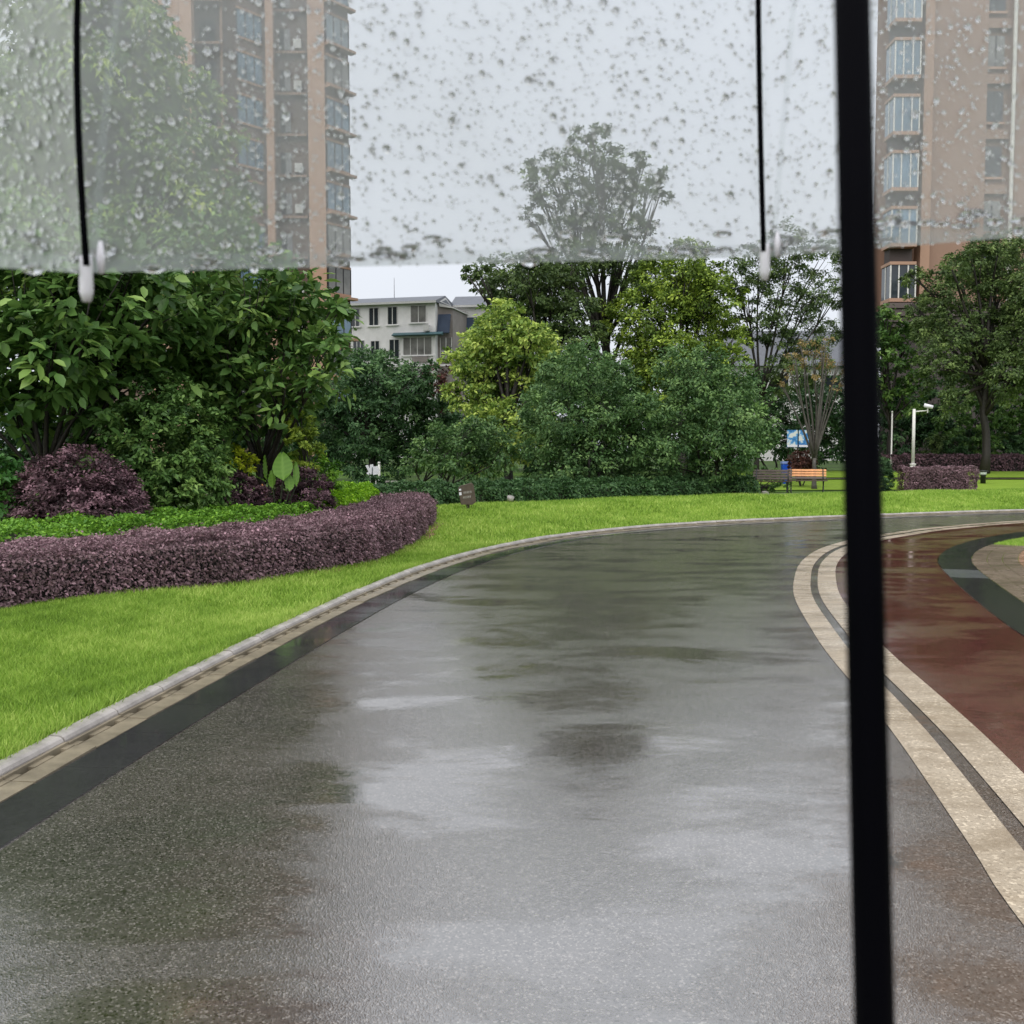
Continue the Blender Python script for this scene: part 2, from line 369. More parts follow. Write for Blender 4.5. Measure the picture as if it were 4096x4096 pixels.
def slabs(root, C, off0, off1, length, gap, z, thick, mats, name, s0, s1, pick):
    T, Nn = frame(C); S = np.r_[0, np.cumsum(np.linalg.norm(np.diff(C, axis=0), axis=1))]
    f = lambda s: np.array([np.interp(s, S, C[:, 0]), np.interp(s, S, C[:, 1])]); g = lambda s: np.array([np.interp(s, S, Nn[:, 0]), np.interp(s, S, Nn[:, 1])])
    s = s0; k = 0
    while s < s1:
        e = min(s + length, s1) - gap; q = [f(s) + g(s) * off0, f(e) + g(e) * off0, f(e) + g(e) * off1, f(s) + g(s) * off1]
        V = [(*p, z) for p in q] + [(*p, z - thick) for p in q]
        dz = random.Random(k).uniform(-0.0012, 0.0012); V = [(a, b, c + dz) for a, b, c in V]
        me = bpy.data.meshes.new(name); me.from_pydata(V, [], [(0, 1, 2, 3), (0, 4, 5, 1), (1, 5, 6, 2), (2, 6, 7, 3), (3, 7, 4, 0)]); me.materials.append(mats[pick(k)])
        obj(name, me, root); s += length; k += 1
def arc_at(C, y):
    S = np.r_[0, np.cumsum(np.linalg.norm(np.diff(C, axis=0), axis=1))]; return float(np.interp(y, C[:, 1], S))
edging = struct(empty('stone_edging'))
slabs(edging, KERB, -0.48, -0.185, 0.62, 0.004, 0.006, 0.05, [M['slate']], 'slab', arc_at(KERB, 0), KS[-1], lambda k: 0)
edging2 = struct(empty('curved_edging'))
slabs(edging2, STRIP, 0.0, -0.43, 0.9, 0.004, 0.006, 0.05, [M['slate'], M['slate_pale']], 'slab', arc_at(STRIP, 0), arc_at(STRIP, 23), lambda k: 1 if k in (14,) else 0)

# kerb stones with drain slots in the gutter blocks in front of them
kerb = struct(empty('kerb'))
UL = 0.57
prof = [(-0.005, -0.1), (-0.005, 0.036), (0.004, 0.052), (0.022, 0.061), (0.075, 0.063), (0.092, 0.056), (0.10, 0.04), (0.10, -0.1)]
mb = MB(); mb.prism(prof, -UL / 2 + 0.006, UL / 2 - 0.006, 'x')
kme = mb.build('kerb_stone', M['kerb'], kerb); kdata = kme.data; kdata.polygons.foreach_set('use_smooth', np.zeros(len(kdata.polygons), bool))
gb = MB(); h = UL / 2 - 0.004
gb.box(-h, h, -0.18, -0.062, -0.05, 0.012)                       # front bar
gb.box(-h, h, -0.028, -0.007, -0.05, 0.030)                      # rear bar under the kerb
for a, b in ((-h, -0.20), (-0.09, 0.09), (0.20, h)): gb.box(a, b, -0.0625, -0.0275, -0.05, 0.016)
gme = gb.build('gutter_block', M['gutter'], kerb); gdata = gme.data
sl = MB(); sl.box(-h, h, -0.07, -0.02, -0.048, -0.03); sme = sl.build('drain_slot', M['hole'], kerb); sdata = sme.data
first = True; s = arc_at(KERB, 1.0)
while s < KS[-1] - 0.6:
    c = [float(np.interp(s, KS, KERB[:, k])) for k in (0, 1)]; t = [float(np.interp(s, KS, KT[:, k])) for k in (0, 1)]
    rz = math.atan2(t[1], t[0]); rnd = random.Random(int(s * 100))
    for (o0, dat, nm) in ((kme, kdata, 'kerb_stone'), (gme, gdata, 'gutter_block'), (sme, sdata, 'drain_slot')):
        o = o0 if first else obj(nm, dat, kerb)
        o.location = (c[0], c[1], rnd.uniform(-0.004, 0.004)); o.rotation_euler = (rnd.uniform(-.01, .01), rnd.uniform(-.008, .008), rz + rnd.uniform(-0.010, 0.010))
    first = False; s += UL

# lawn sheet beyond the kerb: low bank near, gentle mound far
def lawn_h(s, d):
    far = sstep(s, arc_at(KERB, 12), arc_at(KERB, 20))
    near = 0.045 + 0.09 * sstep(d, 0.1, 2.5)
    fr = 0.045 + 0.26 * sstep(d, 0.2, 3.8) - 0.26 * sstep(d, 4.2, 8.0)
    bumps = 0.018 * np.sin(d * 2.1 + s * 0.7) + 0.014 * np.sin(s * 1.9 - d * 1.3)
    return near * (1 - far) + fr * far + bumps * sstep(d, 0.3, 1.5)
offs = np.r_[0.085, 0.2, 0.35, 0.6, np.arange(0.9, 9.1, 0.35)]
ks = KS[::2]; kc = KERB[::2]
struct(ribbon('lawn', kc, list(offs), [lawn_h(ks, o) for o in offs], M['lawn']))

def kerb_pt(s, d):
    return np.stack([np.interp(s, KS, KERB[:, k]) + np.interp(s, KS, KN[:, k]) * d for k in (0, 1)], 1)
def blades(name, s0, s1, d0, d1, n, hgt, wid, seed, pts=None):
    r = np.random.default_rng(seed)
    if pts is None:
        s = r.uniform(s0, s1, n); d = d0 + (d1 - d0) * r.uniform(0, 1, n) ** 1.0
        P = kerb_pt(s, d); z = lawn_h(s, d) - 0.006; patch = np.sin(s * 1.3 + 2 * np.sin(d * 1.1)) * np.cos(d * 1.7 + s * 0.4) + .8 * np.sin(s * 4.3 + 3 * np.sin(d * 2.6)) * np.sin(d * 5.1 + s) + .5 * np.sin(s * 11 + d * 7) * np.sin(d * 13 - s * 5)
    else: P, z = pts; n = len(P); patch = np.zeros(n)
    a = r.uniform(0, 2 * np.pi, n); hh = hgt * r.uniform(0.55, 1.25, n); w = wid * r.uniform(0.7, 1.3, n)
    lean = r.normal(0, 0.5, (n, 2)) * hh[:, None]
    c = np.stack([np.cos(a), np.sin(a)], 1) * w[:, None] / 2
    V = np.zeros((n, 3, 3)); V[:, 0, :2] = P - c; V[:, 1, :2] = P + c; V[:, 0, 2] = z; V[:, 1, 2] = z; V[:, 2, :2] = P + lean; V[:, 2, 2] = z + hh
    tone = np.clip(0.5 + 0.17 * r.normal(size=n) + 0.16 * patch, 0, 1)
    o = obj(name, np_mesh(name, V.reshape(-1, 3), np.arange(n * 3).reshape(-1, 3), L['grass'], False, {'tone': np.repeat(tone, 3)}))
    o['kind'] = 'stuff'; o['label'] = 'short bright green lawn grass beside the wet road'; o['category'] = 'grass'
    return o
sA = arc_at(KERB, 3.2); sB = arc_at(KERB, 9.5); sC = arc_at(KERB, 16); sE = KS[-1] - 1
blades('lawn_grass', sA, sB, 0.09, 4.2, 230000, 0.045, 0.007, 1)
blades('lawn_grass', sA, sC, 0.07, 0.16, 9000, 0.075, 0.008, 12)['label'] = 'ragged grass fringe growing over the back of the kerb'
blades('lawn_grass', sB, sC, 0.09, 3.4, 70000, 0.06, 0.013, 2)['label'] = 'lawn grass between the purple hedge end and the kerb'
blades('lawn_grass', sC, sE, 0.09, 6.0, 110000, 0.075, 0.022, 3)['label'] = 'lawn grass on the far mound across the bend'

# tan pavers and grass inside the curved edging
def inner(s, d):
    T, Nn = frame(STRIP); S = np.r_[0, np.cumsum(np.linalg.norm(np.diff(STRIP, axis=0), axis=1))]
    return np.stack([np.interp(s, S, STRIP[:, k]) - np.interp(s, S, Nn[:, k]) * d for k in (0, 1)], 1)
p0, p1 = arc_at(STRIP, 9.75), arc_at(STRIP, 17.0)
plaza = struct(empty('pavement'))
ss = np.arange(p0, p1, 0.24); rnd = random.Random(4)
S_n = len(ss)
for i, s in enumerate(ss):
    for j in range(10):
        d0 = 0.44 + j * 0.20; e = s + 0.232
        q = np.vstack([inner([s], d0), inner([e], d0), inner([e], d0 + 0.193), inner([s], d0 + 0.193)])
        z = 0.008 + rnd.uniform(-0.002, 0.002)
        V = [(a, b, z) for a, b in q] + [(a, b, -0.03) for a, b in q]
        me = bpy.data.meshes.new('paver'); me.from_pydata(V, [], [(3, 2, 1, 0), (1, 5, 4, 0), (2, 6, 5, 1), (3, 7, 6, 2), (0, 4, 7, 3)])
        me.materials.append(M['pave_pink'] if j == 3 else M['pave_tan']); obj('paver', me, plaza)
ir = np.linspace(arc_at(STRIP, -4), arc_at(STRIP, 23), 120)
IC = inner(ir, 0.43)
struct(ribbon('inner_lawn', IC, [0.0, -0.4, -1.0, -6.0], [-0.004, -0.002, -0.003, -0.004], M['lawn']))
r = np.random.default_rng(9)
def inner_grass(sa, sb, n, seed):
    r = np.random.default_rng(seed); s = r.uniform(sa, sb, n); d = r.uniform(0.45, 3.2, n); S = np.r_[0, np.cumsum(np.linalg.norm(np.diff(STRIP, axis=0), axis=1))]
    T, Nn = frame(STRIP)
    P = np.stack([np.interp(s, S, STRIP[:, k]) - np.interp(s, S, Nn[:, k]) * d for k in (0, 1)], 1); return P, np.full(n, -0.003)
g1 = blades('verge_grass', 0, 0, 0, 0, 0, 0.06, 0.014, 5, inner_grass(p1 + 0.02, arc_at(STRIP, 22), 26000, 5)); g1['label'] = 'grass tip beyond the tan pavers inside the curved edging'
g2 = blades('verge_grass', 0, 0, 0, 0, 0, 0.06, 0.012, 6, inner_grass(arc_at(STRIP, 5), p0 - 0.01, 22000, 6)); g2['label'] = 'grass corner in front of the tan pavers at the right edge'

# ------------------------------------------------------------------ foliage machinery
def unit(v): return v / (np.linalg.norm(v, axis=-1, keepdims=True) + 1e-9)
def leaf_geo(P, D, Nm, Ln, Wd, tone, big=False, droop=0.15):
    n = len(P); Sd = unit(np.cross(Nm, D)); Nm = unit(np.cross(D, Sd))
    if not big:
        V = np.zeros((n, 4, 3)); mid = P + D * (Ln * 0.45)[:, None] + Nm * (Wd * 0.18)[:, None]
        V[:, 0] = P; V[:, 2] = P + D * Ln[:, None] - np.array([0, 0, 1]) * (Ln * droop)[:, None]
        V[:, 1] = mid + Sd * (Wd / 2)[:, None]; V[:, 3] = mid - Sd * (Wd / 2)[:, None]
        b = np.arange(n)[:, None] * 4
        F = np.concatenate([b + [0, 3, 2], b + [0, 2, 1]], 0); return V.reshape(-1, 3), F, np.repeat(tone, 4)
    V = np.zeros((n, 8, 3)); z = np.array([0, 0, 1.0])
    def sp(t): return P + D * (Ln * t)[:, None] - z * (Ln * droop * t * t)[:, None]
    def sd(t, w): return Sd * (Wd * w)[:, None] + Nm * (Wd * abs(w) * 0.35)[:, None]
    V[:, 0] = P; V[:, 1] = sp(.3) + sd(.3, .42); V[:, 2] = sp(.65) + sd(.65, .45); V[:, 3] = sp(1.0); V[:, 4] = sp(.65) + sd(.65, -.45); V[:, 5] = sp(.3) + sd(.3, -.42); V[:, 6] = sp(.3); V[:, 7] = sp(.65)
    b = np.arange(n)[:, None] * 8
    F = np.concatenate([b + q for q in ([0, 6, 1], [1, 6, 7], [1, 7, 2], [2, 7, 3], [0, 5, 6], [5, 4, 7], [5, 7, 6], [4, 3, 7])], 0)
    return V.reshape(-1, 3), F, np.repeat(tone, 8)

def lobe_leaves(lobes, ll, dens, seed, fill=0.45, aspect=0.5, flat=1.0, up=0.6, big=False, droop=0.15, clump=0.12, per=34, tone0=0.42, tsd=0.15, sats=2, lumpy=.6):
    r = np.random.default_rng(seed); Ps, Os, Ts = [], [], []
    sat = []
    for (cx, cy_, cz, R) in lobes:
        for _ in range(sats):
            v = unit(r.normal(size=3)); v[2] = abs(v[2]) * .8; k_ = R * r.uniform(.85, 1.2); sat.append((cx + v[0] * k_, cy_ + v[1] * k_, cz + v[2] * k_ * flat, R * r.uniform(.22, .42)))
    for (cx, cy_, cz, R) in list(lobes) + sat:
        n = max(24, int(2.2 * dens * 4 * math.pi * R * R / (ll * ll * aspect)))
        m = max(4, n // per); dv = unit(r.normal(size=(m, 3)))
        ph = r.uniform(0, 6.28, 6); k = r.normal(0, 2.2, (6, 3)); lump = sum(np.sin(dv @ k[q] + ph[q]) for q in range(6)) / 6
        rad = R * (1 - fill * r.uniform(0, 1, m) ** 2) * (1 + lumpy * lump)
        cc = dv * rad[:, None]; cc[:, 2] *= flat
        ci = r.integers(0, m, n); off = r.normal(0, clump * R ** 0.6, (n, 3)); off[:, 2] *= 0.6
        P = cc[ci] + off; O = unit(P * np.array([1, 1, 1 / max(flat, .3)]))
        Ps.append(P + np.array([cx, cy_, cz])); Os.append(O); Ts.append(tone0 + tsd * r.normal(size=n) + 0.19 * r.normal(size=m)[ci])
    P = np.concatenate(Ps); O = np.concatenate(Os); tone = np.clip(np.concatenate(Ts), 0, 1); n = len(P)
    Nm = unit(O * 0.55 + np.array([0, 0, up]) + r.normal(0, 0.38, (n, 3)))
    D = unit(np.cross(Nm, unit(r.normal(size=(n, 3)))) + O * 0.45); Ln = ll * r.uniform(0.65, 1.3, n)
    return leaf_geo(P, D, Nm, Ln, Ln * aspect * r.uniform(.85, 1.2, n), tone, big, droop)
def crown_obj(name, geo, mat, parent):
    V, F, t = geo; return obj(name, np_mesh(name, V, F, mat, False, {'tone': t}), parent)

def limbs(base, lobes, r0, seed, fork=0.45, mat=None, parent=None, name='trunk', stems=1, spread=0.3, thin=1.0):
    """tapered trunk(s) and limbs reaching each lobe"""
    rr = random.Random(seed); base = np.array(base, float); Ls = np.array(lobes)[:, :3]; ctr = Ls.mean(0); top = Ls[:, 2].max(); mb = MB()
    for s in range(stems):
        a = 2 * math.pi * s / max(1, stems) + rr.uniform(-.4, .4); b0 = base + (np.array([math.cos(a), math.sin(a), 0]) * spread * 0.35 if stems > 1 else 0)
        ft = base + (ctr - base) * 0.15; fz = base[2] + (top - base[2]) * fork
        f = np.array([ft[0] + (math.cos(a) * spread if stems > 1 else 0), ft[1] + (math.sin(a) * spread if stems > 1 else 0), fz])
        n = 6; P = [b0 + (f - b0) * t + np.array([rr.uniform(-1, 1), rr.uniform(-1, 1), 0]) * 0.06 * (f[2] - b0[2]) * (0 < t < 1) * .4 for t in np.linspace(0, 1, n)]
        rs = r0 / math.sqrt(stems); mb.tube(P, [rs * (1.25 if t == 0 else 1 - 0.35 * t) for t in np.linspace(0, 1, n)], 8)
        for i, q in enumerate(Ls):
            if stems > 1 and i % stems != s: continue
            t0 = rr.uniform(0.55, 1.0); st = b0 + (f - b0) * t0 if q[2] < top - 0.3 * (top - fz) else f
            md = st * 0.5 + q * 0.5 + np.array([rr.uniform(-1, 1), rr.uniform(-1, 1), 0.6]) * 0.07 * np.linalg.norm(q - st)
            P = []
            for t in np.linspace(0, 1, 7): P.append((1 - t) ** 2 * st + 2 * t * (1 - t) * md + t * t * q)
            rb = rs * 0.5 * thin; mb.tube(P, [rb * (1 - 0.82 * t) + 0.006 for t in np.linspace(0, 1, 7)], 6)
            for _ in range(3):
                e = q + np.array([rr.uniform(-1, 1), rr.uniform(-1, 1), rr.uniform(-.3, 1)]) * lobes[i][3] * 0.75; m0 = P[4]
                mb.tube([m0, (m0 + e) / 2 + np.array([0, 0, 0.04]), e], [rb * 0.4 + .004, rb * .25 + .003, .004], 5)
    return mb.build(name, mat or M['bark'], parent, smooth=True)

def px_lobes(Y, L_, seed, spread=0.9, flat=1.0):
    """lobes given by view direction and angular size at distance Y -> real spheres with their own depth"""
    rr = random.Random(seed); out = []
    for (px, py, rp) in L_:
        dy = rr.uniform(-1, 1) * spread; p = at(px, py, Y + dy); out.append((p[0], p[1], p[2], rp * (Y + dy) / 1024))
    return out
def gz(x, y): return float(ground_h(x, y))
def tree(name, label, Y, L_, base_px, leaf, ll, dens, seed, bark='bark', cat='tree', group=None, r0=0.12, fork=0.45, spread=1.0, stems=1, sspread=0.3, extra=0, thin=1.0, crown='crown', trunk='trunk', zb=None, **kw):
    lobes = px_lobes(Y, L_, seed, spread)
    if extra:                                                   # the far side of the crown, not seen from the road
        rr = random.Random(seed + 7)
        for q in list(lobes)[:extra]: lobes.append((q[0] + rr.uniform(-.6, .6), q[1] + spread * 1.6, q[2] + rr.uniform(-.3, .3), q[3]))
    bx = at(base_px, 450, Y)[0]; bz = gz(bx, Y) - 0.05 if zb is None else zb
    t = thing(name, label, cat, (bx, Y, bz), 0, group)
    lb = [(a - bx, b - Y, c - bz, R) for a, b, c, R in lobes]
    limbs((0, 0, 0), lb, r0, seed, fork, M[bark], t, trunk, stems, sspread, thin)
    crown_obj(crown, lobe_leaves(lb, ll, dens, seed, **kw), L[leaf], t)
    return t

def hedge_leaves(C, half, z0, z1, ll, n, seed, aspect=0.55, wave=0.05, tone0=0.4, topn=0.5, endcap=True, tsd=0.16):
    """leaves over the clipped skin of a hedge that follows centre line C"""
    r = np.random.default_rng(seed); S = np.r_[0, np.cumsum(np.linalg.norm(np.diff(C, axis=0), axis=1))]; T, Nn = frame(C)
    H = z1 - z0; s = r.uniform(-half * (0.6 if endcap else 0), S[-1] + half * (0.6 if endcap else 0), n); u = r.uniform(0, 1, n)
    per = 2 * half + 2 * H; w = r.uniform(0, per, n); lat = np.zeros(n); z = np.zeros(n); nx = np.zeros(n); nz = np.zeros(n)
    A = w < H; B = (w >= H) & (w < H + 2 * half); Cc = ~(A | B)
    lat[A] = -half; z[A] = z0 + w[A]; nx[A] = -1; lat[B] = -half + (w[B] - H); z[B] = z1; nz[B] = 1; lat[Cc] = half; z[Cc] = z1 - (w[Cc] - H - 2 * half); nx[Cc] = 1
    rd = 0.09; k = np.maximum(0, np.abs(lat) - (half - rd)) / rd; k2 = np.maximum(0, z - (z1 - rd)) / rd; cut = np.clip(k + k2 - 1, 0, 1); lat -= np.sign(lat) * cut * rd * 0.6; z -= cut * rd * 0.5
    over = np.maximum(0, np.maximum(-s, s - S[-1])) / max(half, .01); sq = np.sqrt(np.clip(1 - over ** 2, 0, 1)); lat *= sq
    depth = np.abs(r.normal(0, 0.05, n)) - 0.015 - (r.uniform(0, 1, n) < .03) * r.uniform(0, .07, n)
    lump = wave * (np.sin(s * 5.1 + z * 4) + np.sin(s * 2.3 + lat * 6 + 1) + np.sin(s * 9.7 - lat * 5 + z * 7)) / 2
    lat += nx * (lump - depth); z += nz * (lump - depth)
    sc = np.clip(s, 0, S[-1]); cx = np.stack([np.interp(sc, S, C[:, q]) for q in (0, 1)], 1); nn = np.stack([np.interp(sc, S, Nn[:, q]) for q in (0, 1)], 1); tn = np.stack([np.interp(sc, S, T[:, q]) for q in (0, 1)], 1)
    xy = cx + nn * lat[:, None] + tn * (s - sc)[:, None]
    P = np.concatenate([xy, z[:, None]], 1); O = np.concatenate([nn * nx[:, None], nz[:, None]], 1)
    Nm = unit(O * 0.6 + np.array([0, 0, topn]) + r.normal(0, .4, (n, 3))); D = unit(np.cross(Nm, unit(r.normal(size=(n, 3)))) + O * 0.4)
    patch = 0.06 * np.sin(s * 3.3 + lat * 4) ; Ln = ll * r.uniform(.6, 1.3, n); tone = np.clip(tone0 + tsd * r.normal(size=n) + patch, 0, 1)
    return leaf_geo(P, D, Nm, Ln, Ln * aspect, tone)
def hedge(name, label, pts, half, z0, z1, leaf, core, ll, n, seed, group=None, **kw):
    C = spline(pts, 0.3); t = thing(name, label, 'hedge', (C[0][0], C[0][1], z0), 0, group)
    Cl = C - C[0]
    ribbon('core', Cl, [-half + .1, -half + .1, -half + .26, half - .26, half - .1, half - .1], [-0.02, z1 - z0 - .27, z1 - z0 - .11, z1 - z0 - .11, z1 - z0 - .27, -0.02], core, t, False)
    crown_obj('foliage', hedge_leaves(Cl, half, 0, z1 - z0, ll, n, seed, **kw), L[leaf], t); return t
M['twig_dark'] = simple('hedge_twigs', (0.012, 0.010, 0.009), 0.8, 0.4, 20.0)
M['twig_green'] = simple('green_hedge_twigs', (0.016, 0.022, 0.008), 0.8, 0.4, 20.0)

# ------------------------------------------------------------------ buildings
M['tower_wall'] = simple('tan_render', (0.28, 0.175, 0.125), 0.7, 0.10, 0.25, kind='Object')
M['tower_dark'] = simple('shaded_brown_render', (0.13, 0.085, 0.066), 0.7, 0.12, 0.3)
M['tower_trim'] = simple('tan_trim', (0.36, 0.22, 0.15), 0.6, 0.08, 0.6)
M['recess'] = simple('balcony_recess', (0.055, 0.042, 0.038), 0.7, 0.2, 0.6)
M['podium'] = simple('brown_stone_podium', (0.075, 0.060, 0.056), 0.5, 0.2, 0.8)
M['cornice'] = simple('brown_stone_cornice', (0.11, 0.085, 0.078), 0.5, 0.15, 0.8)
def _glass(name, c, rough=0.06, c2=None):
    m = N(name); v = m.coord('Object'); col = m.ramp(m.noise(v, 0.5, 4.0), [(0.35, c), (0.65, c2 or tuple(x * 1.7 for x in c))])
    return m.done(m.pbr(col, rough, 1.6, 0.0, m.bump(m.noise(v, 0.7, 2.0), 0.05, 0.1)))
M['glass_blue'] = _glass('blue_window_glass', (0.10, 0.16, 0.22))
M['glass_teal'] = _glass('grey_blue_window_glass', (0.13, 0.17, 0.20))
M['glass_dark'] = _glass('dark_window_glass', (0.018, 0.024, 0.028))
M['glass_curtain'] = _glass('curtained_window_glass', (0.11, 0.11, 0.105), 0.2, (0.25, 0.25, 0.24))
M['frame_dark'] = simple('dark_window_frame', (0.035, 0.035, 0.04), 0.5, 0.1)
M['frame_white'] = simple('white_window_frame', (0.55, 0.55, 0.54), 0.5, 0.1)
M['white_wall'] = simple('dirty_white_render', (0.76, 0.75, 0.75), 0.75, 0.16, 0.5)
M['side_shade_planter'] = simple('side_shade_and_planter_grey', (0.24, 0.215, 0.205), 0.75, 0.2, 0.5)  # side wing's shade put into the colour; also the planter box grey
M['roof_grey'] = simple('grey_roof_tiles', (0.13, 0.14, 0.16), 0.5, 0.15, 1.5)
M['solar'] = simple('blue_solar_panel', (0.05, 0.07, 0.11), 0.25, 0.15, 1.0)
M['teal'] = simple('teal_awning', (0.05, 0.11, 0.125), 0.5, 0.15, 1.0)

def pxy(px, Y): return np.array([(px - 512) / 1024 * Y, Y])     # plan point in that direction at distance Y
def bay_windows(root, a, b, floors, z0, pitch, hh, panes, glass, out=0.06):
    a, b = np.array(a), np.array(b)
    for k in range(floors):
        zb = z0 + k * pitch
        w = MB().obox(a, b, out, 0.02, zb, zb + hh).build('window', M[('glass_blue', 'glass_blue', 'glass_teal', 'glass_blue', 'glass_curtain')[random.Random(k * 13 + int(a[0] * 10)).randrange(5)]], root)
        MB().obox(a, b, out + .05, 0, zb - .16, zb).build('sill', M['tower_trim'], w); MB().obox(a, b, out + .05, 0, zb + hh, zb + hh + .16).build('lintel', M['tower_trim'], w)
        f = MB()
        for q in range(panes + 1):
            c = a + (b - a) * (q / panes); t = (b - a) / np.linalg.norm(b - a) * .035
            f.obox(c - t, c + t, out + .03, 0, zb + .004, zb + hh - .004)
        f.build('frame', M['frame_dark'], w)

def left_tower():
    top = 99.0
    t = thing('apartment_tower', 'tall tan apartment tower with blue glazed bays rising behind the trees on the left', 'building', (0, 0, 0))
    plan = [pxy(60, 80), pxy(150, 75), pxy(188, 72.6), pxy(188, 71.6), pxy(200, 71.6), pxy(200.5, 76), pxy(231, 76.0), pxy(243, 74.5), pxy(268, 76.2), pxy(271.5, 75.6), pxy(279, 75.6), pxy(279.5, 77.5), pxy(312, 77.5), pxy(312.5, 75.2), pxy(329, 75.2), pxy(352, 77.07), pxy(330, 92), pxy(60, 95)]
    mats = {2: 'tower_wall'}
    w = MB(); n = len(plan)
    V = [(p[0], p[1], 0) for p in plan] + [(p[0], p[1], top) for p in plan]
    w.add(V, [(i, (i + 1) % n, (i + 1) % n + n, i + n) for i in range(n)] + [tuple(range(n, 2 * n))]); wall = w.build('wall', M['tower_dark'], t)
    p = MB()
    p.obox(plan[3], plan[4], .05, .6, 0, top + .5); p.obox(plan[9], plan[10], .05, .5, 0, top + .5); p.obox(plan[13], plan[14], .06, .8, 0, top + .8); p.obox(plan[1], plan[2], .05, .2, 0, top)
    p.build('pilaster', M['tower_trim'], t)
    MB().tube([(*pxy(228.5, 75.7), 0), (*pxy(228.5, 75.7), top)], [.13, .13], 8).build('pipe', M['tower_trim'], t)
    bay_windows(t, plan[7], plan[8], 32, 4.1, 2.98, 1.85, 3, M['glass_blue'])
    bay_windows(t, plan[14] + (plan[15] - plan[14]) * 0.04, plan[15], 32, 4.1, 2.98, 1.85, 3, M['glass_blue'])
    for k in range(32):
        zb = 4.1 + 2.98 * k
        s = MB(); s.obox(plan[5], plan[6], 1.1, 0, zb - .45, zb - .27); s.build('balcony_slab', M['tower_trim'], t)
        s = MB(); s.obox(plan[5] + (plan[6] - plan[5]) * .2, plan[5] + (plan[6] - plan[5]) * .75, .05, 0, zb, zb + 1.7); g = s.build('window', M['glass_dark'], t)
        s = MB(); s.obox(plan[11] + (plan[12] - plan[11]) * .18, plan[11] + (plan[12] - plan[11]) * .5, .05, 0, zb + .1, zb + 1.6); s.build('window', M['glass_dark'], t)
        s = MB(); s.obox(plan[11], plan[12], .45, 0, zb - .3, zb - .12); s.build('balcony_slab', M['tower_wall'], t)
        s = MB(); s.obox(plan[1] + (plan[2] - plan[1]) * .35, plan[1] + (plan[2] - plan[1]) * .7, .1, 0, zb, zb + 1.6); s.build('window', M['glass_dark'], t)
        if k % 3 != 1:
            s = MB(); s.obox(plan[11] + (plan[12] - plan[11]) * .62, plan[11] + (plan[12] - plan[11]) * .86, .4, 0, zb + .1, zb + .75); s.build('air_conditioner', M['frame_white'], t)
        s = MB(); s.obox(plan[14], plan[15] + (plan[15] - plan[14]) * .12, .55, 0, zb - .42, zb - .24); s.build('balcony_slab', M['tower_trim'], t)
left_tower()

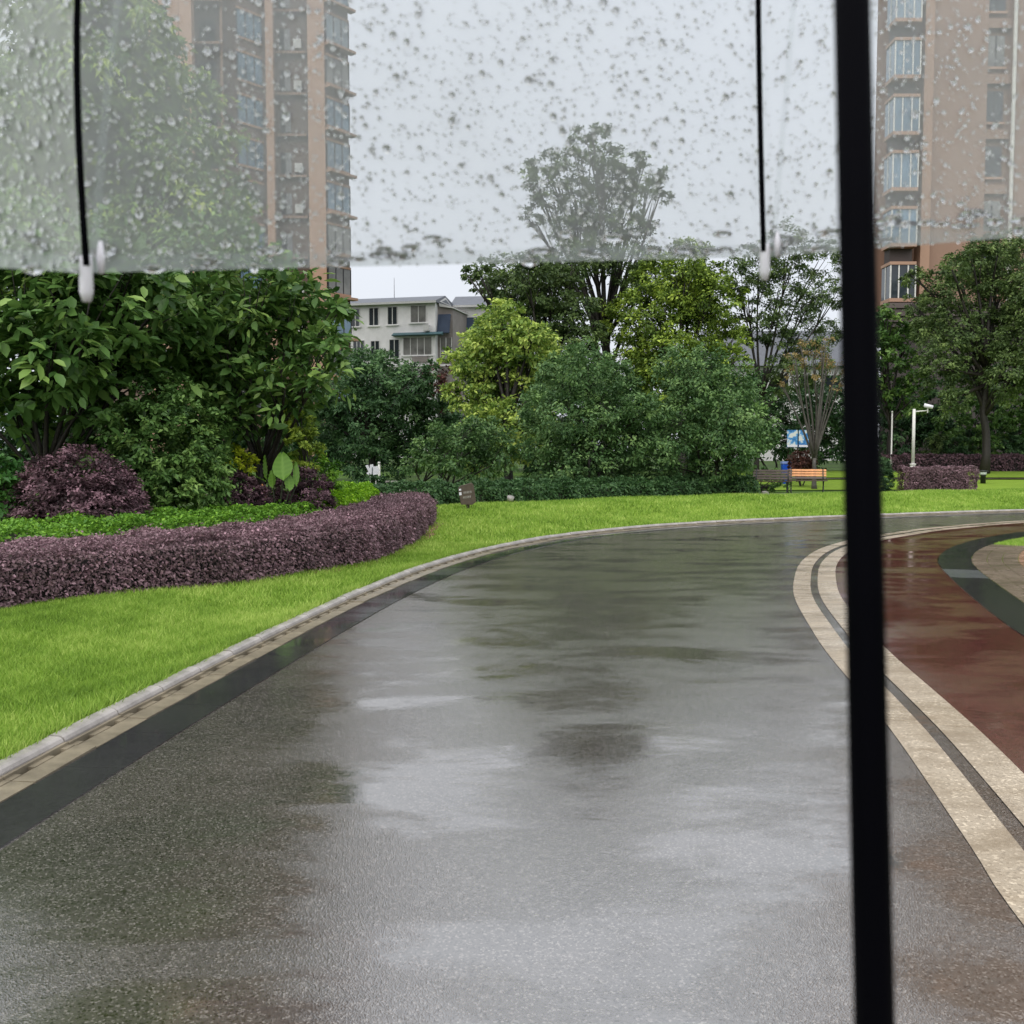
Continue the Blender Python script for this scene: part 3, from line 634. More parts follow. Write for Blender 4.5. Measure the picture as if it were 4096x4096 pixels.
def right_tower():
    Y = 57.0; top = 92.0
    t = thing('apartment_tower', 'tan apartment tower on a dark stone podium right of the umbrella shaft', 'building', (0, 0, 0))
    X = lambda px, y=Y: (px - 512) / 1024 * y
    xl = X(886, Y); xr = X(1150, Y)
    MB().prism([tuple(pxy(886, Y + .35)), (xr, Y + .35), (xr, Y + 20), tuple(pxy(889, Y + 20))], 9.4, top, 'z').build('wall', M['tower_wall'], t)
    MB().box(X(911), X(920), Y - .55, Y + .349, 9.4, top).build('pilaster', M['tower_trim'], t)
    MB().box(X(920), X(976), Y - .05, Y + .348, 9.4, top).build('wall_panel', M['tower_wall'], t)
    MB().box(X(1000), X(1019), Y - .05, Y + .348, 9.4, top).build('wall_panel', M['tower_wall'], t)
    MB().box(X(1042), X(1149), Y - .05, Y + .348, 9.4, top).build('wall_panel', M['tower_wall'], t)
    MB().prism([tuple(pxy(868, Y + 3)), tuple(pxy(886, Y + 3)), tuple(pxy(889, Y + 19)), tuple(pxy(871, Y + 19))], 9.4, top, 'z').build('side_wing', M['tower_wall'], t)
    MB().tube([(X(1000.8), Y - .2, 3), (X(1000.8), Y - .2, top)], [.11, .11], 8).build('pipe', M['white_metal'], t)
    MB().prism([tuple(pxy(878, Y - .3)), (xr, Y - .3), (xr, Y + 20), tuple(pxy(882, Y + 20))], 0, 8.2, 'z').build('podium', M['podium'], t)
    for (o, z0, z1) in ((1.2, 9.15, 9.42), (.95, 8.75, 9.149), (.65, 8.45, 8.749), (.35, 8.2, 8.449)):
        MB().prism([(X(886) - o * .8, Y - .9 - o * .6), (xr, Y - .9 - o * .6), (xr, Y + 20), tuple(pxy(884 - 6 * o, Y + 20))], z0, z1, 'z').build('cornice', M['cornice'], t)
    y0 = Y - 1.0; xa, xb = X(886, y0), X(911, y0) - .02
    for k in range(27):
        zb = 9.75 + 2.95 * k
        g = MB().box(xa, xb, y0, Y + .34, zb, zb + 1.78).build('window', M['glass_blue'] if k else M['glass_dark'], t)
        MB().box(xa - .06, xb + .015, y0 - .07, Y + .33, zb - .2, zb - .004).build('sill', M['tower_trim'], g); MB().box(xa - .06, xb + .015, y0 - .07, Y + .33, zb + 1.784, zb + 1.95).build('lintel', M['tower_trim'], g)
        f = MB()
        for q in (0, .33, .70, 1.0):
            c = xa + (xb - xa) * q; f.box(c - .035, c + .035, y0 - .03, y0 + .02, zb, zb + 1.78)
        f.box(xa - .03, xa + .02, Y - .3, Y - .22, zb, zb + 1.78); f.build('frame', M['white_metal'], g)
        MB().box(xa + .12, xb, y0 + .55, Y + .34, zb + 1.96, zb + 2.74).build('recess', M['recess'], t)
        z2 = 13.55 - 2.95 + 2.95 * k
        for (pa, pb) in ((977, 994), (1020, 1040)):
            g = MB().box(X(pa), X(pb), Y + .20, Y + .36, z2, z2 + 1.65).build('window', M['glass_dark'] if (k * 7 + pa) % 3 else M['glass_curtain'], t)
            MB().box(X(pa) - .1, X(pb) + .1, Y + .12, Y + .345, z2 - .14, z2 - .003).build('sill', M['tower_trim'], g)
            MB().box((X(pa) + X(pb)) / 2 - .03, (X(pa) + X(pb)) / 2 + .03, Y + .17, Y + .21, z2, z2 + 1.65).build('frame', M['frame_dark'], g)
            if pa == 977: MB().box(X(976) + .003, X(1000) - .003, Y + .02, Y + .344, z2 - .95, z2 - .45).build('wall_panel', M['tower_wall'], t)
right_tower()

def midrise(name, label, pxr, Y, rz, width, eave, rows, seed, ridge=1.05):
    p = pxy(pxr, Y); t = thing(name, label, 'building', (p[0], p[1], 0), rz)
    D = 9.0
    MB().box(-width, 0, 0, D, 0, eave).build('wall', M['white_wall'], t)
    MB().box(0.003, 1.9, 1.0, D - .5, 0, eave - .45).build('side_wing', M['side_shade_planter'], t)  # grey here paints the shaded side of the white block
    # roof: shallow gable with eaves, a small pediment at its right end
    rf = MB(); rf.prism([(-.55, eave - .05), (-.55, eave + .12), (D * .36, eave + ridge + .15), (D + .4, eave + .12), (D + .4, eave - .05)], -width - .6, .25, 'x'); roof = rf.build('roof', M['roof_grey'], t)
    MB().box(-width - .62, .27, -.62, -.552, eave - .16, eave + .10).build('eaves_board', M['frame_white'], roof)
    g = MB(); g.prism([(.9, eave + .15), (3.2, eave + .15 + ridge * .75), (5.6, eave + .15)], .252, .36, 'x'); g.build('gable_board', M['frame_white'], roof)
    g = MB(); g.prism([(1.6, eave + .25), (3.2, eave + .05 + ridge * .62), (4.9, eave + .25)], .361, .38, 'x'); g.build('gable_louvre', M['roof_grey'], roof)
    w = MB(); w.prism([(.26, eave - .44), (.26, eave - .05), (2.1, eave - .62), (2.1, eave - .75)], .7, D - .2, 'y'); w.build('wing_roof', M['frame_white'], t)
    for (x0, x1, z0, z1, gl, nn) in rows:
        win = MB().box(x0, x1, -.05, .2, z0, z1).build('window', M[gl], t)
        f = MB(); f.box(x0 - .07, x0, -.09, .1, z0, z1); f.box(x1, x1 + .07, -.09, .1, z0, z1); f.box(x0 - .07, x1 + .07, -.09, .1, z1, z1 + .07)
        for q in range(1, nn): c = x0 + (x1 - x0) * q / nn; f.box(c - .05, c + .05, -.085, .05, z0, z1)
        f.build('frame', M['frame_white'], win)
        MB().box(x0 - .25, x1 + .25, -.22, .05, z0 - .17, z0 - .005).build('sill', M['white_wall'], win)
    return t
m1 = midrise('apartment_block', 'white low apartment block with grey roof and teal awning beside the left tower', 436, 126, math.radians(-14), 11.3, 19.55,
    [(-10.9, -9.9, 16.9, 19.0, 'glass_dark', 2), (-8.55, -7.4, 16.95, 19.05, 'glass_dark', 2), (-6.1, -4.95, 17.0, 19.1, 'glass_dark', 2), (-3.1, -1.2, 17.15, 19.15, 'glass_curtain', 2),
     (-10.7, -9.3, 12.9, 15.1, 'glass_dark', 3), (-8.35, -7.3, 12.8, 15.0, 'glass_dark', 2), (-5.9, -4.7, 12.9, 15.1, 'glass_dark', 2), (-4.1, -.5, 13.2, 15.3, 'glass_curtain', 4),
     (-10.7, -9.3, 9.5, 11.4, 'glass_dark', 3), (-8.3, -7.2, 9.5, 11.4, 'glass_dark', 2), (-5.9, -4.7, 9.5, 11.4, 'glass_dark', 2), (-3.6, -.6, 9.5, 11.4, 'glass_curtain', 4)], 1)
MB().prism([(-.75, 15.55), (-.75, 15.62), (0.0, 15.95), (0.0, 15.5)], -5.4, 1.0, 'x').build('awning', M['teal'], m1)
MB().prism([(.3, 15.75), (.25, 15.85), (.85, 18.15), (.95, 18.1)], .1, 1.7, 'x').build('solar_panel', M['solar'], m1)
MB().box(-1.35, -.65, -.5, -.055, 16.05, 16.75).build('air_conditioner', M['frame_white'], m1)
MB().box(-2.9, -.9, -.35, -.055, 12.3, 12.95).build('planter_box', M['side_shade_planter'], m1)
w = MB().box(.35, 1.8, .9, 1.01, 12.6, 15.3).build('window', M['glass_curtain'], m1)
f = MB(); [f.box(x - .05, x + .05, .84, .898, 12.6, 15.3) for x in (.35, 1.08, 1.8)]; f.box(.3, 1.85, .845, .897, 13.6, 13.72); f.build('frame', M['frame_white'], w)
MB().tube([(-6.4, 3, 20.2), (-6.4, 3, 23.2)], [.04, .02], 6).build('antenna', M['frame_dark'], m1)
MB().box(-11.2, 1.9, -.35, -.01, 11.75, 11.95).build('string_course', M['white_wall'], m1)
m2 = midrise('apartment_block', 'second white apartment block half hidden behind the bright camphor tree', 494, 132, math.radians(-8), 5.0, 19.9,
    [(-3.7, -1.9, 13.2, 15.3, 'glass_dark', 3), (-1.2, -.3, 17.0, 19.0, 'glass_dark', 2), (-3.7, -1.9, 9.6, 11.5, 'glass_dark', 3)], 2, 1.6)
MB().prism([(-.45, 15.9), (-.5, 16.0), (-.05, 18.5), (.0, 18.4)], -4.5, -1.6, 'x').build('solar_panel', M['solar'], m2)
MB().box(-5.0, -1.2, -.6, -.01, 15.55, 15.8).build('balcony_slab', M['white_wall'], m2)
# grey roofed house glimpsed through the airy tree
hp = pxy(752, 92); t = thing('house', 'grey slate roofed house glimpsed behind the airy tree near the benches', 'building', (hp[0], hp[1], 0))
MB().box(-3.5, 9, 0, 8, 0, 9.0).build('wall', M['white_wall'], t)
MB().prism([(-.8, 9.0), (4, 12.6), (8.8, 9.0)], -4, 9.5, 'x').build('roof', M['roof_grey'], t)
for k in range(5): MB().box(-2.8 + 2.3 * k, -1.5 + 2.3 * k, -.05, .1, 6.6, 8.2).build('window', M['glass_dark'], t)

# ------------------------------------------------------------------ planting beside the road, left
HF = [(-9.5, 3.2), (-6.2, 7.15), (-4.53, 9.05), (-3.71, 9.98), (-2.83, 11.2), (-2.25, 12.3), (-1.86, 13.5), (-1.58, 15.4), (-1.44, 18.3), (-1.62, 21.2)]
hf = spline(HF, 0.4); hn = frame(hf)[1]; hc = hf + hn * 0.62
hedge('clipped_hedge', 'long clipped purple loropetalum hedge curving along the lawn', [tuple(p) for p in hc[::3]], 0.6, 0.08, 0.63, 'purple', M['twig_dark'], 0.042, 195000, 21, wave=0.035, tone0=0.46)
def lawn_z(P):
    P = np.asarray(P, float); d2 = ((P[:, None, :] - KERB[None]) ** 2).sum(-1); i = d2.argmin(1); return lawn_h(KS[i], np.sqrt(d2[np.arange(len(P)), i]))
sc_ = spline([(-2.4, 11.95), (-1.95, 12.9), (-1.62, 14.6), (-1.45, 17.0), (-1.42, 19.0)], .15); sn_ = frame(sc_)[1]; ww = .07 + .05 * np.sin(np.arange(len(sc_)) * .9) * np.sin(np.arange(len(sc_)) * .37) + .05 * np.linspace(0, 1, len(sc_))
struct(ribbon('soil_strip', sc_, [0.15, -ww], [lawn_z(sc_ + sn_ * .15) + .012, lawn_z(sc_ - sn_ * ww[:, None]) + .006], M['soil']))
g1l = hf + hn * 2.0
sel = [p for p in g1l if p[1] < 15.8]
hedge('clipped_hedge', 'low bright green clipped hedge behind the long purple hedge', [tuple(p) for p in sel[::3]], 0.75, 0.05, 0.72, 'privet', M['twig_green'], 0.055, 80000, 22, wave=0.06)
sel = [p for p in hf + hn * 1.75 if 15.6 < p[1] < 22.5]
hedge('clipped_hedge', 'lime green clipped hedge tucked behind the rounded end of the purple hedge', [tuple(p) for p in sel[::2]], 0.55, 0.05, 0.82, 'lime', M['twig_green'], 0.06, 42000, 23, wave=0.06)

def shrub(name, label, Y, L_, base_px, leaf, ll, dens, seed, zb=0.05, cat='shrub', **kw):
    kw.setdefault('sats', 0); kw.setdefault('lumpy', .18); kw.setdefault('clump', .07); kw.setdefault('fill', .25)
    return tree(name, label, Y, L_, base_px, leaf, ll, dens, seed, cat=cat, r0=0.05, fork=0.25, spread=kw.pop('spread', .35), stems=kw.pop('stems', 3), sspread=.15, crown='foliage', trunk='stems', zb=zb, **kw)
shrub('round_shrub', 'large dark purple rounded shrub behind the green hedge on the left', 12.9, [(78, 506, 58), (106, 516, 40), (50, 516, 40), (84, 530, 48)], 82, 'purple_dark', 0.052, 1.4, 31, up=.8, spread=.12, fill=.14, lumpy=.10, clump=.05)
shrub('photinia_shrub', 'glossy green shrub with red tips at the left edge beside the dark purple shrub', 12.9, [(-12, 490, 34), (5, 478, 22), (12, 505, 24), (-20, 465, 22), (-5, 530, 30)], -5, 'photinia', 0.10, .9, 32)
shrub('tall_shrub', 'tall dense small leaved green shrub between the two purple shrubs', 14.4, [(150, 440, 68), (172, 470, 56), (132, 478, 54), (168, 505, 52)], 160, 'dense', 0.082, 1.25, 33, spread=.2, tone0=.45, fill=.14, lumpy=.10, clump=.05)
shrub('golden_shrub', 'small golden yellow shrub beside the tall dense shrub', 15.6, [(234, 456, 11), (243, 460, 10), (250, 464, 7), (230, 466, 9)], 240, 'yellow', 0.06, 1.1, 34, spread=.15, tone0=.6)
shrub('round_shrub', 'small purple rounded shrub left of the big taro leaf', 15.0, [(238, 496, 22), (254, 500, 18), (244, 506, 20)], 242, 'purple_dark', 0.045, 1.4, 35, spread=.1, up=.8, fill=.14, lumpy=.1, clump=.05)
shrub('round_shrub', 'purple rounded shrub right of the big taro leaf', 15.5, [(304, 494, 27), (284, 498, 19), (312, 502, 20)], 300, 'purple_dark', 0.045, 1.4, 36, spread=.1, up=.8, fill=.14, lumpy=.1, clump=.05)
shrub('climbing_shrub', 'narrow yellow green leafy shrub climbing below the large leaved tree', 15.6, [(302, 425, 13), (306, 440, 14), (310, 455, 14), (296, 415, 10), (298, 450, 14)], 303, 'golden_olive', 0.08, 1.0, 37, spread=.2, tone0=.65)
shrub('low_shrub', 'light green low shrub right of the purple shrub by the taro', 16.8, [(310, 462, 14), (325, 470, 14), (335, 480, 10), (315, 478, 14), (300, 458, 10)], 318, 'privet', 0.075, 1.0, 38, spread=.2, tone0=.55)

# taro: big ribbed leaves on long stalks
tp = at(277, 500, 15.1); t = thing('taro_plant', 'giant taro plant with one big upright ribbed leaf among purple shrubs', 'plant', (tp[0], tp[1], 0.1))
def taro_leaf(c, up, side, Ln, W, seed):
    c, up, side = np.array(c, float), unit(np.array(up, float)), unit(np.array(side, float)); nrm = np.cross(side, up); V = []; k = 9; rows = 12
    for i in range(rows + 1):
        tt_ = i / rows; w = W * (math.sin(math.pi * min(1, tt_ * 0.96 + .02)) ** 0.62) * (1.06 - .45 * tt_)
        for j in range(k):
            u = j / (k - 1) * 2 - 1; V.append(c + up * (tt_ - .25 + .06 * abs(u)) * Ln + side * u * w / 2 + nrm * (0.07 * Ln * abs(u) + 0.010 * math.sin(tt_ * 38 + abs(u) * 5) * abs(u)))
    idx = np.arange((rows + 1) * k).reshape(rows + 1, k); F = np.stack([idx[:-1, :-1], idx[:-1, 1:], idx[1:, 1:], idx[1:, :-1]], -1).reshape(-1, 4)
    r = np.random.default_rng(seed); rib = np.array([0.85 if (j == k // 2) else (0.62 if i % 2 == 0 else 0.35) for i in range(rows + 1) for j in range(k)])
    return np_mesh('leaf_blade', np.array(V), F, L['taro'], True, {'tone': rib})
lo = np.array([tp[0], tp[1], 0.1])
for (px, py, Ln, W, sd_, Yd) in ((283, 474, .40, .34, (1, .25, .15), 14.8), (267, 474, .36, .20, (1, -1.4, .1), 15.25), (296, 481, .36, .16, (1, 1.0, .9), 15.0), (273, 484, .26, .18, (1, -.6, .3), 14.9), (289, 487, .26, .18, (1, .7, -.2), 14.85), (262, 480, .28, .10, (.6, 1.2, -.6), 15.0)):
    c = at(px, py, Yd) - lo; obj('leaf_blade', taro_leaf(c, (-.1, .25, 1) if px != 262 else (-1, 0, .5), sd_, Ln, W, int(px)), t)
    MB().tube([(0, 0, .05), (c[0] * .4, c[1] * .4, c[2] * .55), tuple(c - np.array([0, 0, Ln * .22]))], [.035, .02, .01], 6).build('leaf_stalk', M['twig_green'] if px != 262 else M['wood'], t, True)

# large leaved trees and the tall tree behind them
tree('magnolia_tree', 'large leaved dark green tree overhanging the left edge', 13.6, [(20, 300, 62), (90, 300, 58), (50, 350, 55), (130, 330, 45), (0, 370, 50), (100, 370, 40), (-40, 310, 60), (60, 250, 50), (130, 275, 42), (10, 410, 34), (-30, 250, 50), (165, 300, 30), (45, 400, 34), (85, 402, 30), (-25, 405, 40)], 40, 'magnolia', 0.215, .58, 41, r0=.11, fork=.3, thin=.55, spread=.9, zb=0.0, big=True, droop=.12, up=.95, per=9, clump=.13, aspect=.46, extra=4)
tree('magnolia_tree', 'large leaved tree right of the overhanging one with branch tips against the tan tower', 16.0, [(200, 300, 48), (250, 295, 42), (290, 300, 34), (225, 345, 46), (275, 345, 44), (315, 325, 28), (240, 395, 34), (285, 390, 32), (180, 345, 40), (320, 370, 22), (340, 310, 12), (215, 260, 40), (330, 345, 18), (235, 415, 28), (275, 412, 26), (302, 402, 18), (205, 400, 30)], 262, 'magnolia', 0.19, .62, 42, r0=.10, fork=.3, thin=.55, spread=1.0, zb=0.0, big=True, droop=.12, up=.95, per=9, clump=.14, aspect=.42, extra=4)
tree('tall_tree', 'tall yellow green tree at the left seen through the wet umbrella', 21.0, [(60, 20, 80), (110, 60, 62), (30, 110, 80), (120, 130, 70), (165, 150, 45), (60, 190, 80), (150, 200, 60), (205, 215, 38), (20, 230, 80), (100, 240, 70), (180, 250, 50), (-40, 60, 80), (-50, 170, 80), (20, -70, 80), (90, -60, 70), (50, -140, 60), (225, 240, 24)], 70, 'tallyellow', 0.19, .55, 43, r0=.2, fork=.4, spread=1.6, zb=0.0, aspect=.42, droop=.4, per=30, clump=.15, tone0=.5, tsd=.2, extra=5)
shrub('understory_shrub', 'dark leafy understory filling the gap under the large leaved trees', 18.8, [(60, 420, 40), (110, 430, 36), (15, 440, 42), (215, 420, 40), (250, 430, 34), (265, 450, 26), (90, 460, 40), (40, 470, 40), (215, 455, 36), (160, 440, 44), (280, 440, 20), (-20, 425, 44), (-10, 460, 40), (5, 400, 34)], 160, 'darkgreen', 0.11, .75, 44, spread=.6, stems=5, tone0=.3)

# ------------------------------------------------------------------ trees in the middle distance
tree('evergreen_tree', 'rounded dark green tree left of centre in front of the white apartment block', 37.0, [(338, 394, 27), (372, 379, 26), (405, 387, 26), (330, 424, 28), (365, 419, 30), (400, 421, 30), (335, 454, 24), (370, 454, 28), (405, 454, 26), (432, 409, 22), (440, 434, 20), (355, 371, 18), (318, 404, 18), (422, 374, 14)], 372, 'darkgreen', 0.15, .8, 51, r0=.16, spread=1.3, extra=4, tone0=.45)
tree('plum_tree', 'thin dark purple leaved tree between the white block and the bright camphor', 40.0, [(438, 372, 11), (446, 385, 12), (436, 394, 12), (448, 402, 11)], 440, 'rust', 0.14, .45, 52, r0=.08, spread=.6)
tree('camphor_tree', 'bright yellow green camphor tree standing left of centre', 34.0, [(504, 318, 18), (492, 341, 24), (522, 341, 26), (472, 364, 22), (499, 367, 31), (536, 357, 26), (468, 394, 22), (505, 397, 34), (540, 387, 26), (476, 427, 19), (510, 432, 31), (540, 422, 24), (482, 454, 17), (534, 336, 19), (476, 442, 17), (559, 367, 14)], 508, 'camphor', 0.17, .85, 53, r0=.17, spread=1.2, extra=4, clump=.12, per=22, tone0=.58, tsd=.2)
tree('dark_tree', 'dark leafed tree behind the camphor with a spray reaching over the sky', 41.0, [(500, 278, 22), (528, 272, 24), (552, 290, 26), (575, 312, 24), (545, 325, 28), (585, 335, 20), (560, 350, 24), (515, 300, 20), (478, 270, 8), (466, 273, 6), (590, 365, 22), (572, 262, 18)], 548, 'olive', 0.16, .75, 54, r0=.16, spread=1.3, fork=.4, extra=3, tone0=.42)
tree('tall_tree', 'tallest tree with a dark forked trunk and tiered crown seen through the umbrella', 45.0, [(592, 132, 14), (580, 150, 16), (604, 158, 16), (625, 165, 16), (642, 160, 10), (545, 165, 16), (565, 176, 18), (528, 180, 12), (650, 180, 15), (600, 185, 22), (625, 195, 20), (575, 205, 22), (545, 200, 14), (660, 195, 10), (600, 222, 26), (570, 235, 22), (632, 228, 22), (536, 222, 9), (525, 215, 6), (590, 255, 24), (625, 262, 22), (560, 262, 20), (648, 255, 16), (575, 285, 16), (640, 290, 18)], 606, 'olive', 0.16, .62, 55, r0=.26, spread=1.6, fork=.42, flat=.75, aspect=.4, thin=.8)
tree('golden_tree', 'broad golden green tree right of the forked trunk', 41.5, [(655, 275, 22), (685, 283, 26), (712, 298, 24), (648, 312, 26), (682, 325, 30), (718, 330, 22), (742, 342, 12), (665, 355, 28), (705, 360, 26), (735, 362, 14), (640, 350, 22), (690, 255, 18), (660, 385, 22), (715, 275, 12)], 682, 'golden_olive', 0.16, .85, 56, r0=.2, spread=1.4, extra=4, tone0=.42, tsd=.2, clump=.14)
maple = [('leftmost of the blue green multi stemmed trees, thin stems showing below its crown', 28.0, [(428, 455, 17), (455, 446, 20), (490, 444, 20), (413, 464, 11), (450, 464, 15), (485, 466, 17), (512, 455, 16), (440, 436, 10), (472, 430, 12)], 432),
         ('middle one of the blue green multi stemmed trees at the centre', 28.8, [(558, 378, 24), (588, 366, 22), (610, 385, 24), (560, 415, 30), (605, 415, 30), (545, 440, 24), (585, 448, 30), (630, 440, 26), (560, 470, 24), (605, 475, 24), (535, 410, 16), (640, 410, 18)], 588),
         ('rightmost of the blue green multi stemmed trees, beside the benches', 29.6, [(675, 370, 20), (705, 372, 24), (735, 385, 22), (690, 405, 30), (730, 412, 28), (758, 420, 18), (670, 435, 26), (715, 442, 30), (746, 450, 19), (764, 440, 11), (690, 470, 24), (725, 475, 19), (655, 465, 20)], 714)]
for k, (lab, Y, L_, b) in enumerate(maple):
    tree('maple_tree', lab, Y, L_, b, 'maple', 0.115, .75, 61 + k, r0=.10, fork=.35, spread=1.1, stems=5, sspread=.45, group='multi stemmed trees behind the lawn', aspect=.5, clump=.15, per=34, tone0=.45, extra=3)
tree('airy_tree', 'airy thin leaved tree with leaning dark stem left of the umbrella shaft', 43.0, [(760, 265, 22), (790, 250, 24), (818, 262, 20), (748, 295, 16), (780, 290, 24), (812, 300, 22), (770, 325, 20), (800, 335, 22), (826, 335, 16), (735, 275, 14), (815, 365, 20), (785, 370, 20), (745, 325, 12), (838, 295, 14)], 756, 'olive', 0.14, .55, 65, r0=.13, fork=.35, spread=1.2, aspect=.4, thin=.9)
tree('thicket', 'dark thicket behind the benches under the airy tree', 47.0, [(735, 400, 24), (765, 395, 24), (790, 410, 22), (755, 430, 26), (785, 440, 22), (810, 420, 24), (830, 400, 24), (840, 440, 26), (820, 450, 18), (725, 440, 22), (850, 420, 26)], 780, 'darkgreen', 0.17, .7, 66, cat='thicket', r0=.1, spread=1.2, stems=4, sspread=1.6, tone0=.38)
tree('bare_tree', 'small upright tree of bare grey branches with tan leaves above the benches', 38.0, [(795, 358, 8), (812, 350, 9), (828, 355, 9), (804, 366, 7), (822, 368, 8), (838, 362, 8), (790, 372, 5), (782, 385, 4), (836, 385, 5), (800, 345, 6), (826, 342, 6), (815, 378, 5), (845, 375, 6)], 815, 'autumn', 0.09, .12, 67, bark='bark_grey', r0=.10, fork=.22, spread=.5, thin=.9)
hedge('low_hedge', 'low rough dark hedge along the back of the far lawn', [(-3.2, 22.8), (-1.8, 24.4), (0.4, 26.2), (2.6, 27.7), (4.6, 28.9), (6.6, 30.0)], .55, 0.0, 0.70, 'darkgreen', M['twig_green'], 0.09, 42000, 71, wave=.09, tone0=.5)
shrub('dark_shrub', 'dark loose shrub between the stems of the multi stemmed trees', 30.5, [(540, 478, 16), (570, 482, 14), (600, 485, 14), (630, 484, 14), (520, 485, 12), (650, 480, 16), (680, 486, 12)], 590, 'darkgreen', 0.12, .8, 72, zb=0.0, spread=.5)
shrub('rust_shrub', 'dark rust coloured rounded bush behind the right bench', 39.0, [(798, 461, 9), (806, 460, 9), (802, 468, 10), (794, 467, 7), (811, 467, 7)], 802, 'rust', 0.08, 1.2, 73, spread=.3, zb=.2)
shrub('low_shrub', 'low green shrub just behind the left bench', 36.5, [(745, 478, 9), (760, 475, 9), (775, 478, 8), (752, 486, 8), (784, 482, 6), (768, 486, 8)], 764, 'dense', 0.10, 1.0, 74, spread=.3, zb=.05)
shrub('topiary_shrub', 'dark rounded topiary just right of the umbrella shaft', 37.5, [(876, 470, 14), (882, 466, 9), (880, 480, 12), (868, 472, 14)], 874, 'darkgreen', 0.07, 1.3, 75, spread=.2, zb=.1)
shrub('clipped_dome', 'dark clipped dome in front of the white board', 27.0, [(372, 486, 12), (382, 487, 9), (364, 488, 9)], 373, 'darkgreen', 0.07, 1.3, 76, spread=.2, zb=.1, tone0=.2)

# right of the umbrella shaft
tree('broadleaf_tree', 'fresh green broad leaved tree in front of the podium, right of the umbrella shaft', 48.0, [(885, 335, 20), (905, 340, 18), (885, 365, 20), (910, 370, 18), (890, 395, 20), (912, 400, 16), (870, 350, 20), (870, 385, 20), (888, 318, 12)], 890, 'magnolia', 0.22, .65, 81, r0=.14, spread=1.0, tone0=.5)
tree('spreading_tree', 'large spreading grey green tree in front of the right tower', 45.0, [(952, 270, 13), (972, 258, 17), (998, 254, 19), (1030, 252, 22), (940, 298, 14), (965, 295, 26), (1000, 292, 26), (1035, 295, 30), (928, 325, 16), (955, 335, 26), (992, 335, 28), (1030, 340, 30), (940, 370, 22), (975, 375, 24), (1012, 375, 28), (955, 400, 14), (1060, 300, 34), (1060, 360, 34), (1040, 385, 20)], 985, 'olive', 0.15, .8, 82, r0=.2, spread=1.6, tone0=.5, extra=5)
shrub('leafy_shrub', 'tall leafy green shrub under the spreading tree behind the far purple hedge', 49.5, [(948, 425, 14), (970, 412, 16), (995, 408, 18), (1020, 405, 20), (965, 432, 14), (990, 430, 16), (1018, 428, 18), (1045, 420, 22), (940, 438, 9)], 985, 'dense', 0.17, .9, 83, zb=.5, spread=.8)
for k, (px, rr_, lab, lf) in enumerate(((937, 9, 'brownish dome shrub nearest the camera pole above the far purple hedge', 'olive'), (958, 9, 'second low dome shrub from the camera pole above the far purple hedge', 'darkgreen'), (985, 10, 'third low dome shrub from the camera pole above the far purple hedge', 'dense'), (1012, 10, 'low dome shrub at the right edge above the far purple hedge', 'darkgreen'))):
    shrub('dome_shrub', lab, 48.6, [(px - 5, 446, rr_), (px + 6, 446, rr_), (px, 442, rr_ * .8)], px, lf, 0.12, 1.2, 84 + k, zb=.45, spread=.2)['group'] = 'low shrubs above the far hedge'
hedge('far_hedge', 'far clipped purple hedge across the lawn behind the camera pole', [(17.2, 47.0), (20, 47.3), (24, 46.8), (28, 45.6), (34, 43.5)], .7, .45, 1.28, 'purple_dark', M['twig_dark'], 0.12, 20000, 91, wave=.05)
tp = at(934, 480, 36.6)
hedge('clipped_shrub', 'clipped flat topped purple shrub in front of the camera pole', [(tp[0] - .85, 36.4), (tp[0], 36.3), (tp[0] + .8, 36.5)], .65, .05, .90, 'purple', M['twig_dark'], 0.075, 16000, 92, wave=.05)['category'] = 'shrub'
tree('back_thicket', 'dark wooded mass closing the view behind the right hand trees', 53.0, [(880, 410, 26), (910, 420, 26), (940, 410, 26), (900, 440, 20), (930, 440, 20), (970, 440, 20), (1000, 440, 20), (1040, 440, 24), (1000, 390, 24), (960, 390, 24)], 930, 'darkgreen', 0.22, .75, 93, cat='thicket', r0=.1, spread=.8, stems=4, sspread=2.0, tone0=.25)
tree('back_thicket', 'dark wooded mass closing the view behind the centre trees', 50.0, [(330, 440, 26), (380, 440, 24), (440, 430, 26), (490, 450, 24), (540, 440, 26), (590, 440, 26), (640, 440, 26), (690, 440, 26), (470, 460, 20), (560, 465, 20), (620, 465, 20), (680, 465, 20), (520, 400, 26), (600, 400, 26), (660, 400, 26), (290, 430, 24), (720, 420, 24), (555, 415, 26), (650, 425, 26), (685, 412, 24), (625, 405, 26), (575, 385, 22), (645, 375, 20), (480, 420, 24)], 520, 'darkgreen', 0.24, 1.0, 94, cat='thicket', r0=.12, spread=1.5, stems=6, sspread=3.5, tone0=.3)

